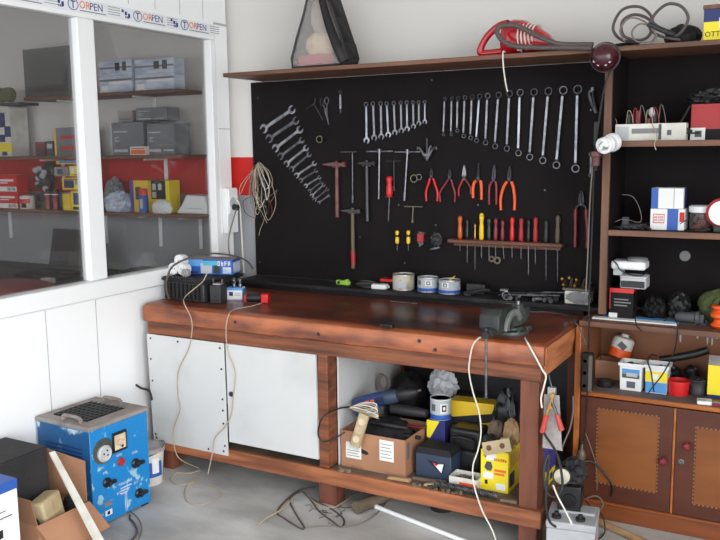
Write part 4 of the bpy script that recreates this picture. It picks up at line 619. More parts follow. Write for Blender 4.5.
def tub(label, l, r, y, top, m, prints, fill, dep=.09):
    a = at(l, 390, y=y); b = at(r, 390, y=y); w = b.x - a.x; h = at((l + r) / 2, top, y=y).z - zn; t = thing('plastic_tub', label, 'tub', ((a.x + b.x) / 2, y + dep / 2, zn + .001)); k = .93; d = dep
    q = [(-w / 2 * k, -d / 2 * k, 0), (w / 2 * k, -d / 2 * k, 0), (w / 2 * k, d / 2 * k, 0), (-w / 2 * k, d / 2 * k, 0), (-w / 2, -d / 2, h), (w / 2, -d / 2, h), (w / 2, d / 2, h), (-w / 2, d / 2, h)]; i_ = [(x * .93, yy * .93, z) for x, yy, z in q]; ib = [(x * .93, yy * .93, .01) for x, yy, z in q[:4]]
    G().add(q + ib + i_[4:], [(3, 2, 1, 0), (0, 1, 5, 4), (1, 2, 6, 5), (2, 3, 7, 6), (3, 0, 4, 7), (4, 5, 13, 12), (5, 6, 14, 13), (6, 7, 15, 14), (7, 4, 12, 15), (12, 13, 9, 8), (13, 14, 10, 9), (14, 15, 11, 10), (15, 12, 8, 11), (8, 9, 10, 11)]).build('tub_body', m, t)
    g = G(); e = .006
    for x0, x1, y0, y1 in ((-w / 2 - e, w / 2 + e, -d / 2 - e, -d / 2), (-w / 2 - e, w / 2 + e, d / 2, d / 2 + e), (-w / 2 - e, -w / 2, -d / 2, d / 2), (w / 2, w / 2 + e, -d / 2, d / 2)): g.b(x0, x1, y0, y1, h - .012, h + .002)
    g.build('rim', m, t, bevel=.001)
    for ip, (u0, v0, u1, v1, mm, nm) in enumerate(prints):
        f = lambda u, v: Vector(((-w / 2 + w * u) * (k + (1 - k) * v), -d / 2 * (k + (1 - k) * v), h * v)); o = Vector((0, -.0004, 0)); p = [f(u0, v0), f(u1, v0), f(u1, v1), f(u0, v1)]; G().hexa([x + o for x in p] + [x + o * (3 + ip) for x in p]).build(nm, mm, t, smooth=False)
    g = G(); rn = random.Random(len(label))
    for i in range(9): g.b(*sum(([c - s_, c + s_] for c, s_ in ((rn.uniform(-.3, .3) * w, .014), (rn.uniform(-.3, .3) * d, .01))), []), h * .78, h * .9, rn.uniform(0, 3), rn.uniform(-.5, .5))
    g.build('contents', fill, t); return t
tub('white plastic tub with landscape picture and barcode in the niche', 619, 641.5, -.33, 364, 'white', [(.1, .46, .9, .8, 'sky', 'picture'), (.1, .46, .9, .6, 'moss', 'picture_meadow'), (.3, .52, .8, .66, 'greyl', 'picture_house'), (.32, .1, .72, .34, 'ink', 'barcode')], 'steel2')
tub('white tub with yellow and blue wrapper in the niche', 644.5, 667, -.325, 366, 'gauze', [(.0, .02, 1, .40, 'sky', 'blue_band'), (.0, .42, 1, .78, 'lemon', 'yellow_band'), (.3, .5, .62, .7, 'paper', 'print')], 'dsteel')
q = at(677.5, 393, y=-.31); t = thing('plastic_cup', 'bright red plastic pot standing on the niche floor', 'pot', (q.x, -.285, zn + .001)); G().lathe([(.0, .0), (.043, 0), (.047, .055), (.050, .056), (.050, .066), (.044, .066), (.041, .01), (0, .01)], 26).build('pot_body', 'red', t); G().lathe([(.0418, .02), (.042, .05), (0, .052)], 20).build('filling', 'maroon', t)
q = at(693, 396, y=-.31); t = thing('plastic_cup', 'dark grey ribbed pot right of the red pot', 'pot', (q.x + .012, -.262, zn + .001)); G().lathe([(0, 0), (.034, 0), (.036, .03), (.034, .034), (.037, .06), (.039, .075), (.034, .075), (.03, .02), (0, .02)], 22).build('pot_body', 'charcoal', t); G().blob((0, 0, .062), (.03, .03, .014), .4, 2, 4).build('filling', 'dsteel', t)
x = at(697, 392, y=-.27).x; t = pack('spare_part_box', 'open yellow and navy carton at the end of the niche', 'carton', (x + .125, -.22, zn + .001), (.17, .12, .15), 'navy', [('f', 0, .1, .42, 1, 'lemon', 'printed_band'), ('f', 0, .1, .2, .35, 'lemon', 'printed_corner'), ('f', .8, 0, 1, .5, 'lemon', 'printed_band')], rz=.06)
G().hexa([(-.085, -.06, .1505), (.085, -.06, .1505), (.085, -.057, .1505), (-.085, -.057, .1505), (-.085, -.02, .185), (.06, -.02, .185), (.06, -.017, .185), (-.085, -.017, .185)]).build('open_flap', 'greyc', t)
x = at(680, 385, y=-.2).x
for i, (dx, y, r, m, lb) in enumerate(((-.05, -.13, (.036, .035, .05), 'blackp', 'black lumpy hand tool behind the red pot'), (.036, -.115, (.030, .04, .05), 'gun', 'dark grey motor lump behind the ribbed pot'), (-.135, -.14, (.030, .04, .045), 'charcoal', 'dark tool case behind the blue-banded tub'))): solo(G().blob((x + dx, y, zn + r[2] * .8 + .002), r, .3, 1.8, 50 + i), 'hand_tool', m, lb, 'tool')
solo(G().tube([at(660, 360, y=-.20), at(690, 355, y=-.20), at(708, 350, y=-.20)], .018, 10, smooth=4), 'black_torch', 'blackp', 'long black torch lying across tools at the niche back', 'torch')
q = at(704, 400.5, y=-.40); pack('white_packet', 'small white packet lying at the niche edge', 'packet', (q.x, -.385, zn + .001), (.06, .05, .016), 'gauze', [('f', .1, .2, .9, .8, 'paper', 'fold'), ('t', .1, .1, .6, .5, 'greyl', 'print')], rz=.15)
q = at(716, 402, y=-.40); pack('dark_packet', 'small dark red packet right of the white packet', 'packet', (q.x + .01, -.385, zn + .001), (.055, .05, .014), 'maroon', [('t', .1, .1, .6, .5, 'greyl', 'print')], rz=.1)
# power strip and bulb on leads in front of the shelf unit's side
q = at(588, 372, y=-.45); t = thing('power_strip', 'grey dusty power strip hanging on its lead in front of the niche', 'power strip', (q.x, -.45, q.z)); hp = at(588, 352.5, y=-.45).z - q.z; G().b(-.026, .022, -.018, .02, -hp, hp).build('strip_body', 'dust', t, bevel=.006); G().b(.006, .023, -.020, -.0185, -hp * .95, hp * .9).build('worn_face', 'rope', t)
for z in (-.06, 0, .055): G().lathe([(.013, 0), (.013, -.003), (.009, -.0035), (.008, .001)], 14, (-.010, -.018, z), 'y').build('socket', 'blackp', t)
G().tube([(0, -.0, hp), (0, 0, hp + .1), at(589, 300, y=-.42) - q, at(592, 230, y=-.40) - q, at(594.5, 160, y=-.39) - q, at(603, 95, y=-.40) - q, at(610, 70, y=-.40) - q], .0045, 6, smooth=6).build('flex', 'cordb', t); G().tube([(0, 0, -hp), at(586, 410, y=-.44) - q, at(585, 430, y=-.44) - q, at(583, 445, y=-.44) - q], .004, 6, smooth=6).build('flex', 'cordb', t)
cable('pale_lead', 'long grey lead hanging from the bulb holder past the bench end', 'lead', [at(593, 162, y=-.40), at(590, 200, y=-.41), at(588, 250, y=-.41), at(585.5, 300, y=-.435)], .003, 'cordg')
q = at(606, 145, y=-.46); t = thing('spiral_bulb', 'white spiral energy saving bulb clipped to the shelf post', 'bulb', q, rot=Vector((-.35, -.85, -.22)).to_track_quat('Z', 'Y').to_euler())
G().tube([(.028 * cos(a), .028 * sin(a), .030 - a * .0034) for a in [i * pi / 10 for i in range(46)]], .0092, 8).build('spiral_tube', 'bulb', t); G().tube([(.027, 0, .030), (.012, .012, .034), (-.012, -.012, .034), (-.026, .0, .02)], .0085, 8, smooth=5).build('spiral_crown', 'bulb', t); G().lathe([(.038, -.030), (.041, -.036), (.040, -.058), (.026, -.07), (0, -.07)], 22).build('ballast_base', 'white', t); G().cyl((0, 0, -.0705), (0, 0, -.088), .014, n=14).build('screw_cap', 'steel2', t)
q = at(597.5, 159, y=-.40); t = thing('bulb_holder', 'dusty pinkish bulb holder hung below the spiral bulb', 'bulb holder', (q.x, -.43, q.z)); G().lathe([(.014, -.03), (.018, -.02), (.018, .006), (.024, .012), (.024, .03), (.02, .034), (0, .034)], 16).build('holder_body', 'rust', t); G().cyl((0, 0, -.03), (0, 0, -.05), .008, n=10).build('cap', 'dust', t)
q = at(582, 453, y=-.44); t = thing('dusty_plug', 'dusty round plug hanging in front of the cabinet door', 'plug', (q.x, -.445, q.z)); G().lathe([(.0, -.035), (.016, -.034), (.02, -.01), (.016, .012), (.008, .02), (.006, .045), (0, .045)], 14).build('plug_body', 'rope', t); G().lathe([(.0065, .0455), (.0075, .05), (.005, .062), (0, .062)], 10).build('cord_sleeve', 'blackp', t)
cable('door_lead', 'black lead draped across the left cabinet door', 'lead', [at(568, 462, y=-.56), at(577, 466, y=-.50), at(588, 461, y=-.47), at(598, 466, y=-.45), at(608, 478, y=-.44), at(613, 488, y=-.435), at(611, 496, y=-.435)], .0045, 'cordb')
cable('thin_lead', 'thin grey lead hanging along the left cabinet door edge', 'lead', [at(585, 432, y=-.44), at(591, 448, y=-.437), at(596, 466, y=-.437), at(597, 490, y=-.437)], .002, 'cordg')
# ================================================================== ON THE LEDGE
def cyl_can(name, label, px, bot, top, l, r, y, body, bands, fill, rimm='tin'):
    a = at(l, bot, y=y); b = at(r, bot, y=y); rad = (b.x - a.x) / 2 * .93; q = at(px, (top + bot) / 2, y=y); h = at(px, top + 2, y=y - rad).z - LT; t = thing(name, label, 'can', (q.x, y, LT + .0005))
    G().lathe([(0, 0), (rad, 0), (rad, h), (rad * .95, h), (rad * .94, h * .8), (0, h * .8)], 28).build('can_body', body, t, ang=30)
    G().lathe([(rad * 1.02, h - .004), (rad * 1.03, h), (rad * 1.01, h + .003), (rad * .96, h + .002), (rad * .955, h - .003)], 28).build('rim', rimm, t); G().lathe([(rad * 1.015, 0.001), (rad * 1.02, .003), (rad * 1.01, .006)], 28).build('base_rim', rimm, t)
    for z0, z1, m, a0, a1, nm in bands:
        n = 14; vs = []
        for i in range(n + 1):
            aa = R(a0 + (a1 - a0) * i / n)
            for rr in (rad * 1.004, rad * 1.014): vs += [(rr * sin(aa), -rr * cos(aa), h * z0), (rr * sin(aa), -rr * cos(aa), h * z1)]
        fs = []
        for i in range(n): k = i * 4; fs += [(k + 2, k + 6, k + 7, k + 3), (k, k + 1, k + 5, k + 4), (k, k + 4, k + 6, k + 2), (k + 1, k + 3, k + 7, k + 5)]
        G().add(vs, fs + [(0, 2, 3, 1), (n * 4, n * 4 + 1, n * 4 + 3, n * 4 + 2)]).build(nm, m, t)
    if fill: G().blob((0, 0, h * .84), (rad * .75, rad * .75, h * .12), .4, 2.5, int(px)).build('contents', fill, t)
    return t, h
cyl_can('paint_can', 'old cream can with worn label, leftmost of three cans on the ledge', 403.5, 291, 274, 393, 414, -.125, 'tincr', [(.2, .62, 'greyl', -15, 40, 'label_patch')], 'drift')
c2 = cyl_can('putty_can', 'white can with blue band and dark emblem in the ledge middle', 428, 293, 277, 418, 438.5, -.125, 'greyl', [(.04, .3, 'blue', -120, 120, 'blue_band'), (.48, .86, 'paper', 8, 44, 'emblem_ground'), (.54, .8, 'dink', 15, 37, 'emblem'), (.6, .74, 'paper', 20, 32, 'emblem_hole'), (.52, .84, 'ink', -40, -18, 'emblem')], 'gauze')
c3, h3 = cyl_can('putty_can', 'white can with blue band holding a yellow spatula', 449.5, 295.5, 279.5, 439, 460.5, -.135, 'greyl', [(.04, .3, 'blue', -120, 120, 'blue_band'), (.5, .86, 'paper', -20, 18, 'emblem_ground'), (.54, .82, 'dink', -12, 10, 'emblem'), (.6, .75, 'paper', -6, 4, 'emblem_hole')], 'drift')
q = c3.location; t = thing('spatula', 'yellow plastic spatula sticking out of the right can', 'spatula', (q.x - .004, q.y, LT + h3 * .92), rot=(.2, .9, .3)); G().b(-.002, .002, -.018, .018, 0, .04).build('spatula_blade', 'lemon', t); G().b(-.003, .003, -.007, .007, -.03, 0).build('grip', 'lemon', t, bevel=.001)
def ledge(px, py=285, y=-.125): q = at(px, py, y=y); return q.x
t = thing('cable_tie_tool', 'lime green plastic clip tool at the left of the ledge', 'clip', (ledge(344), -.13, LT + .0005), rz=-.2); G().prism([(-.045, 0), (.042, 0), (.046, .014), (.03, .034), (-.005, .022), (-.045, .026)], -.014, .012).build('clip_body', 'green', t, bevel=.003); G().b(-.034, -.014, -.0155, -.0145, .006, .02).build('clip_slot', 'dgreen', t); G().b(-.10, -.047, -.01, .01, .002, .014).build('dark_tip', 'blackp', t, bevel=.003)
t = thing('cable_coil', 'small coil of black cable lying left of the cream can', 'cable', (ledge(369), -.14, LT + .006)); rn = random.Random(5)
for i in range(5): G().tube([((.05 + .012 * i * .5) * cos(a) + rn.uniform(-.008, .008), (.038) * sin(a), .004 * i + .006 * sin(a * 2 + i)) for a in [k * pi / 8 for k in range(16)]], .0042, 6, closed=True).build('turn', ('cordb', 'cordbr', 'dust')[i % 3], t)
pack('red_case', 'flat red case lying beside the cream can', 'case', (ledge(386, 278), -.085, LT + .0005), (.085, .06, .046), 'black', [('f', 0, .72, 1, 1, 'red', 'printed_edge'), ('t', 0, 0, 1, 1, 'brickred', 'top_face')])
t = thing('white_adapter', 'small white rounded adapter in front of the red case', 'adapter', (ledge(384, 288), -.175, LT + .0005), rz=.2); G().b(-.045, .045, -.026, .026, 0, .028).build('casing', 'gauze', t, bevel=.009, seg=4); G().b(.0455, .056, -.008, .008, .008, .02).build('prong_block', 'lgrey', t, bevel=.001)
t = thing('glue_bottle', 'dark red small bottle between the cream and white cans', 'bottle', (ledge(416, 283), -.06, LT + .0005)); G().lathe([(0, 0), (.016, 0), (.016, .045), (.01, .055), (0, .055)], 16).build('bottle_body', 'maroon', t); G().cyl((0, 0, .0555), (0, 0, .068), .008, n=12).build('cap', 'blackp', t)
x = ledge(476, 290); t = thing('bench_grinder_part', 'black blocky tool with lever right of the putty cans', 'tool', (x, -.12, LT + .0005)); G().b(-.055, .05, -.01, .05, 0, .058).build('housing', 'blackp', t, bevel=.006); G().tube([(-.05, -.045, .012), (.0, -.05, .02), (.05, -.04, .034), (.085, -.03, .03)], .010, 8, smooth=5).build('lever', 'dust', t); G().b(-.05, -.01, -.055, -.02, 0, .012).build('foot', 'charcoal', t, bevel=.002)
rn = random.Random(21); g0 = 'loose sockets and bits heaped on the ledge'
for i in range(26):
    px = 503 + rn.random() * 54; y = -.06 - rn.random() * .14; x = ledge(px, 296, y); r = rn.uniform(.008, .014); L = rn.uniform(.022, .045); z = LT + r + .0005 + (.012 if 8 < i < 16 else 0)
    a = rn.uniform(0, 6.28); g = G(); d = Vector((cos(a), sin(a), 0)) * L / 2; n = 14; g.cyl(Vector((x, y, z)) - d, Vector((x, y, z)) + d * .1, r, n=n).cyl(Vector((x, y, z)) + d * .1, Vector((x, y, z)) + d, r * .8, r * .78, n)
    solo(g, 'socket_bit', ('steel', 'steel2', 'dsteel', 'gun')[i % 4], 'loose wrench socket in the metal heap on the ledge', 'socket', 'loose sockets heaped on the ledge')
for i, (a, b, m) in enumerate((((500, 300), (535, 293), 'steel2'), ((520, 303), (560, 299), 'steel'), ((508, 296), (548, 301), 'dsteel'), ((530, 290), (556, 302), 'steel2'), ((538, 303), (572, 300), 'steel'))):
    p = at(*a, y=-.17); q = at(*b, y=-.13); solo(G().cyl((p.x, -.19 + .02 * i, LT + .020 + .004 * i), (q.x, -.15 + .015 * i, LT + .026 + .004 * i), .0035, n=8), 'drill_bit', m, 'thin steel rod lying over the socket heap on the ledge', 'rod', 'steel rods lying over the socket heap')
q = at(507, 294, y=-.2); t = thing('hose_clamp', 'round steel hose clamp standing before the socket heap', 'clamp', (q.x, -.2, LT + .0225)); G().ring((0, 0), .022, .019, -.01, .0, 26).build('band', 'steel', t); G().b(-.008, .008, -.012, .002, .0195, .028).build('screw_housing', 'chrome', t, bevel=.001)
a = at(566, 300, y=-.15).x; b = at(591, 300, y=-.15).x; t = thing('white_bin', 'scuffed white plastic bin of brass scraps on the ledge end', 'bin', ((a + b) / 2, -.135, LT + .0005)); w_ = (b - a) / 2; G().b(-w_, w_, -.05, .04, 0, .066).build('bin_body', 'offwhite', t, bevel=.008, seg=3); G().b(-w_ - .01, w_ + .008, -.056, .046, .0665, .08).build('rim', 'rope', t, bevel=.004); G().blob((.01, -.055, .034), (w_ * .7, .003, .02), .5, 3, 5, flat=False).build('scuffs', 'mgrey', t)
rn = random.Random(2); bx_, by_ = t.location.x, t.location.y
for i in range(8): p = Vector((bx_ - .075 + .019 * i, by_ + rn.uniform(-.04, -.02), LT + .0888)); q = Vector((bx_ - .08 + .020 * i, by_ + rn.uniform(.0, .03), LT + rn.uniform(.095, .135))); solo(G().cyl(p, q, .007, n=8), 'scrap_piece', ('brass', 'dsteel', 'rope')[i % 3], 'small metal scrap piece lying in the white bin', 'scrap', 'metal scraps in the white bin')
for i in range(3): solo(G().sph((bx_ - .075 + .035 * i, by_ - .043, LT + .122 + .006 * (i % 2)), .0085, 10, 8), 'brass_nut', 'brass', 'little round brass nut on top of the white bin', 'nut', 'brass nuts on the white bin')
# ================================================================== ON THE WORKTOP
T0 = HB + .0006
t = thing('battery_charger_case', 'large black ribbed case at the left end of the worktop', 'case', (.205, -.585, T0), rz=-.06)
G().b(-.15, .145, -.155, .155, 0, .105).build('case_body', 'charcoal', t, bevel=.008); G().b(-.158, .155, -.165, .165, .1055, .122).build('lid', 'dust', t, bevel=.005)
g = G()
for i in range(9): g.b(-.13 + i * .03, -.118 + i * .03, -.161, -.1555, .012, .095)
for i in range(9): g.b(.1455, .151, -.13 + i * .03, -.118 + i * .03, .012, .095)
g.build('ribs', 'black', t)
g = G()
for i in range(16): g.cyl((-.14 + i * .0185, -.158, .122), (-.14 + i * .0185, -.158, .128 + .003 * (i % 3)), .006, n=8)
g.build('cell_caps', 'blackp', t)
TC = T0 + .1235
t = thing('headlight_box', 'blue printed carton with grey top lying on the black case', 'box', (.205, -.50, TC), rz=.30); BS = (.29, .13, .085)
G().b(-.145, .145, -.065, .065, 0, .085).build('carton_body', 'blue', t, bevel=.002); decor(t, BS, [('t', 0, 0, 1, 1, 'greyc', 'top_face'), ('f', .02, .55, .4, .98, 'sky', 'printed_sky'), ('f', .35, .08, .58, .75, 'greyl', 'printed_shape'), ('f', .4, .6, .7, .9, 'cyan', 'printed_glow'), ('f', .62, .1, .74, .62, 'dgreen', 'printed_shape'), ('f', .8, .08, .97, .5, 'bluew', 'printed_shape'), ('f', .02, .06, .3, .2, 'navy', 'printed_band'), ('r', .1, .1, .9, .8, 'bluew', 'printed_panel')], [('f', '~4', .83, .74, .026, 'paper'), ('f', '~1', .06, .4, .022, 'paper')])
t = thing('triple_socket', 'white triple round socket adapter lying on the black case', 'socket', (.098, -.655, TC + .0055)); 
for x, y, z in ((-.033, 0, .032), (.033, -.004, .034), (.002, .012, .078)): 
    G().lathe([(0, .03), (.030, .03), (.034, .0), (.033, -.018), (.026, -.019), (.025, -.012), (0, -.012)], 24, (x, y, z), 'y').build('socket_face', 'white', t); g = G()
    for dx in (-.008, .008): g.cyl((x + dx, y - .0125, z), (x + dx, y - .0135, z), .003, n=8)
    g.build('contact_holes', 'dink', t)
t = thing('round_bulb_cap', 'small round grey cap lying beside the triple socket', 'cap', (.182, -.70, TC + .0)); G().lathe([(0, .015), (.022, .015), (.024, -.01), (.018, -.016), (.016, -.01), (0, -.01)], 20, (0, 0, .024), 'y').build('cap_shell', 'greyc', t); G().ring((0, .024), .012, .008, -.0115, -.0102).build('inner_ring', 'mgrey', t)
cable('case_handle_cable', 'thick dark cable arching over the black case and blue carton', 'cable', [(.11, -.765, T0 + .007), (.105, -.775, .99), (.115, -.775, 1.05), (.135, -.74, 1.115), (.19, -.62, 1.155), (.26, -.56, 1.165), (.33, -.47, 1.145), (.37, -.40, 1.11), (.385, -.36, 1.06)], .0055, 'cordbr', n=8)
q = at(210, 303, y=-.70); t = thing('small_battery', 'small black battery with terminal leads beside the black case', 'battery', (.402, -.70, T0), rz=.08); G().b(-.034, .034, -.032, .032, 0, .098).build('battery_body', 'charcoal', t, bevel=.004); G().b(-.022, .024, -.02, .02, .0985, .106).build('top_cover', 'greyc', t, bevel=.002); G().b(-.03, .03, -.0335, -.0325, .02, .022).build('mould_line', 'black', t)
for dx in (-.028, .028): G().b(dx - .004, dx + .004, -.004, .004, .0985, .13).build('terminal_clip', 'steel2', t)
cable('charger_wire', 'pale twisted wire running from the small battery down the bench front', 'wire', [at(208, 271, y=-.75), at(203, 281, y=-.77), at(194, 289, y=-.79), at(185, 297, y=-.84), at(184, 303, y=-.906), at(191, 318, y=-.912), at(192, 332, y=-.91), at(188, 350, y=-.905), at(178, 372, y=-.907), at(178, 395, y=-.907), at(180, 410, y=-.908), at(174, 428, y=-.912), at(174, 445, y=-.93), at(180, 459, y=-.95), at(199, 468, z=.004)], .0028, 'cordt')
cable('floor_wire', 'thin wire in two open loops on the floor below the sheet panel', 'wire', [at(p[0], p[1], z=.004) for p in ((200, 470), (190, 473), (176, 473), (170, 479), (177, 485), (192, 483), (198, 479), (188, 484), (184, 494), (188, 502), (198, 505), (212, 501), (222, 494), (216, 489), (208, 487))], .0028, 'cordt')
t = thing('headlamp_bulb_box', 'small white and blue box beside the small black battery', 'box', (.425, -.575, T0), rz=.35); BS = (.085, .06, .068); G().b(-.0425, .0425, -.03, .03, 0, .068).build('carton_body', 'paper', t, bevel=.001); decor(t, BS, [('f', 0, .8, 1, 1, 'sky', 'printed_band'), ('t', 0, 0, 1, 1, 'sky', 'top_face'), ('f', .14, .35, .4, .68, 'navy', 'picture'), ('f', .5, .38, .9, .46, 'greyl', 'print_line'), ('f', .5, .54, .9, .62, 'greyl', 'print_line'), ('f', 0, 0, 1, .12, 'bluew', 'printed_band'), ('r', 0, 0, 1, .9, 'sky', 'printed_panel')])
for i, (dx, dy) in enumerate(((-.012, .0), (.025, .005))): s = thing('glass_bulb', ('clear car bulb with steel base, left one on the small box', 'clear car bulb with steel base, right one on the small box')[i], 'bulb', (.425 + dx, -.575 + dy, T0 + .0695)); G().cyl((0, 0, 0), (0, 0, .018), .010, n=14).build('base', 'steel', s); G().lathe([(.008, .0185), (.012, .03), (.012, .042), (.006, .052), (0, .053)], 14).build('bulb_glass', 'jarglass', s)
t = thing('timing_light', 'red and black spool-shaped tester lying on the worktop', 'tester', (.585, -.615, T0), rz=.35); G().lathe([(.022, -.045), (.024, -.04), (.024, .03), (.02, .034)], 18, (0, 0, .026), 'x').build('black_barrel', 'blackp', t); G().b(.035, .075, -.028, .028, .002, .05).build('red_end', 'red', t, bevel=.005); G().b(-.062, -.0465, -.024, .024, .004, .048).build('red_end', 'brickred', t, bevel=.005)
cable('tester_wire', 'pale wire running from the red tester over the bench edge', 'wire', [at(262, 303, z=.93), at(252, 306, z=.924), at(236, 309, z=.924), at(229, 314, y=-.906), at(226, 330, y=-.912), at(228, 352, y=-.908), at(235, 372, y=-.907), at(233, 398, y=-.908), at(231, 415, y=-.909), at(224, 428, y=-.91), at(215, 438, y=-.913), at(212, 455, y=-.92), at(208, 474, z=.06)], .0028, 'cordt')
q = at(402, 302, z=.9225); t = thing('thin_screwdriver', 'thin steel scriber lying on the worktop before the ledge', 'scriber', (q.x, q.y - .02, HB + .0045), rz=.02); G().cyl((-.06, 0, 0), (.07, 0, 0), .003, n=8).build('shaft', 'steel2', t); G().cyl((.0702, 0, 0), (.1, 0, 0), .004, n=8).build('grip', 'rope', t)
q = at(387, 327, z=.9225); t = thing('steel_block', 'small dark steel block on the front of the worktop', 'block', (q.x, q.y, T0)); G().b(-.03, .03, -.012, .016, 0, .016).build('block_body', 'gun', t, bevel=.002); G().b(-.022, .022, -.0135, -.0125, .003, .012).build('groove', 'black', t)
# bench vise
vx = 2.05; t = thing('bench_vise', 'heavy green-grey bench vise bolted to the worktop near the right end', 'vise', (vx, -.735, T0), rz=-.10); t.scale = (.86, .86, .86)
G().lathe([(.088, 0), (.09, .006), (.086, .018), (.06, .024), (.056, .034), (0, .034)], 26).build('swivel_base', 'vise', t)
for a in (.5, 2.6, 4.2, 5.6): G().cyl((.078 * cos(a), .078 * sin(a), .0185), (.078 * cos(a), .078 * sin(a), .03), .009, n=6).build('bolt', 'dsteel', t)
prof = [(-.11, .04), (.11, .04), (.135, .075), (.14, .118), (.06, .118), (.045, .150), (-.02, .152), (-.03, .105), (-.075, .098), (-.105, .085)]
G().prism([(y, z) for y, z in prof], -.045, .045, 'x').build('fixed_body', 'vise', t, bevel=.008, seg=3)
G().b(-.062, .062, -.032, .012, .105, .158).build('fixed_jaw', 'vise', t, bevel=.004); G().b(-.064, .064, -.044, -.033, .112, .156).build('jaw_plate', 'steel2', t, bevel=.002)
arch = arc((-.095, .045), .098, R(25), R(178), 12); arch2 = [(x, z) for x, z in arc((-.095, .045), .066, R(178), R(25), 12)]
G().prism([(y, z) for y, z in arch + arch2], .046, .066, 'x').build('arched_rib', 'visel', t, bevel=.003)
G().prism([(-.215, .030), (-.07, .04), (-.06, .10), (-.058, .15), (-.075, .162), (-.20, .16), (-.235, .125), (-.24, .06)], -.066, .045, 'x').build('moving_jaw', 'vised', t, bevel=.010, seg=3)
G().b(-.064, .064, -.057, -.046, .112, .156).build('jaw_plate', 'steel2', t, bevel=.002); G().cyl((.05, -.03, .157), (.05, -.03, .176), .011, n=10).build('lock_pin', 'steel', t)
G().b(-.03, .03, -.32, .08, .045, .08).build('slide_bar', 'vised', t, bevel=.004) if False else None
G().cyl((.0, -.24, .048), (.0, -.275, .044), .026, .022, 18).cyl((0, -.275, .044), (0, -.30, .042), .019, n=16).build('screw_head', 'vised', t, bevel=.002)
G().cyl((0, -.288, .065), (.004, -.288, -.262), .0068, n=10).build('handle_bar', 'steel2', t); G().sph((.004, -.288, -.268), (.010, .010, .013), 12, 8).sph((0, -.288, .07), (.010, .010, .011), 12, 8).build('handle_knobs', 'dsteel', t)
t2 = G().prism([(.02, .004), (.10, .004), (.085, .03), (.05, .034)], .052, .075, 'x').build('swivel_lock', 'vise', t, bevel=.003)
q = at(476, 316, y=-.80); t = thing('red_can_holder', 'dark red tin partly hidden behind the vise', 'tin', (q.x + .01, -.60, T0)); G().b(-.035, .03, -.03, .03, 0, .055).build('tin_body', 'wleg', t, bevel=.006); G().b(-.034, .029, -.0312, -.0302, .036, .054).build('red_band', 'red', t)
cable('white_cable', 'long white cord hanging from behind the vise to the floor', 'cable', [at(481, 338, y=-.925), at(479, 338, y=-.928), at(473, 345, y=-.925), at(470, 358, y=-.92), at(469, 372, y=-.91), at(473, 392, y=-.905), at(479, 412, y=-.905), at(481, 432, y=-.905), at(478, 450, y=-.91), at(473, 466, y=-.915), at(474, 485, y=-.92), at(482, 510, y=-.93), at(493, 532, y=-.935), at(500, 556, z=.006)], .0034, 'cordw', n=8)
cable('vise_strap', 'white strap tied from the vise to the bench corner', 'strap', [at(525, 338, z=.926), at(526, 340, z=.926), at(528, 343.5, y=-.909), at(536, 358, y=-.912), at(543, 371, y=-.915), at(546, 376, y=-.912), at(544, 386, y=-.915), at(541, 398, y=-.915), at(542, 408, y=-.92)], .0036, 'cordw', n=8)
cable('bench_end_cable', 'thin brown cable lying along the back of the worktop to the power strip', 'cable', [at(520, 312, z=.926), at(545, 312, z=.926), at(563, 314.5, z=.928), at(574, 321, z=.94), at(581, 331, y=-.475), at(586, 345, y=-.482)], .004, 'cordbr')
# ================================================================== UNDER THE BENCH
ZL = .1865
def ob(px, y): return at(px, 430, y=y).x
x0, x1 = 1.215, 1.565; cx = (x0 + x1) / 2; w = x1 - x0; d = .30; h = .182; t = thing('banana_carton', 'wide open brown carton full of tools on the lower bench shelf', 'carton', (cx, -.655, ZL))
g = G(); e = .006
for a in ((-w / 2, w / 2, -d / 2, -d / 2 + e), (-w / 2, w / 2, d / 2 - e, d / 2), (-w / 2, -w / 2 + e, -d / 2 + e, d / 2 - e), (w / 2 - e, w / 2, -d / 2 + e, d / 2 - e)): g.b(*a, 0, h)
g.b(-w / 2 + e, w / 2 - e, -d / 2 + e, d / 2 - e, 0, .006); g.build('carton_walls', 'card', t)
hq = at(362, 451, y=-.806); G().prism([(hq.x - cx - .034, hq.z - ZL + .012), (hq.x - cx - .02, hq.z - ZL + .016), (hq.x - cx + .03, hq.z - ZL), (hq.x - cx + .036, hq.z - ZL - .012), (hq.x - cx + .02, hq.z - ZL - .017), (hq.x - cx - .028, hq.z - ZL - .004)], -d / 2 - .001, -d / 2 - .0002).build('hand_hole', 'dink', t, smooth=False)
decor(t, (w, d, h), [('f', .16, .0, .34, .06, 'carddk', 'tab_slot'), ('f', .68, .0, .84, .06, 'carddk', 'tab_slot'), ('r', .06, .45, .14, .9, 'ink', 'printed_line'), ('r', .4, .2, .5, .6, 'ink', 'printed_line'), ('r', .2, .2, .26, .5, 'carddk', 'printed_line')])
for l, r_, tp, bt, ln_ in ((346, 361, 444, 457, 3), (379.5, 393.5, 442, 460, 5)):
    a = at(l, bt, y=-.807); b = at(r_, tp, y=-.807); s = G().b(a.x - cx, b.x - cx, -d / 2 - .0016, -d / 2 - .0003, a.z - ZL, b.z - ZL).build('label_sticker', 'paper', t, smooth=False); g = G()
    for k in range(ln_): zz = a.z - ZL + (b.z - a.z) * (.15 + .16 * k); g.b(a.x - cx + .006, b.x - cx - .01 - .008 * (k % 2), -d / 2 - .0022, -d / 2 - .0017, zz, zz + .003)
    g.build('printed_lines', 'ink', s, smooth=False)
solo(G().blob((cx, -.655, ZL + .115), (w / 2 - .024, d / 2 - .024, .105), .10, 2.6, 61), 'tool_heap', 'dust', 'heap of dark tools and rags filling the brown carton', 'tools')
rn = random.Random(9)
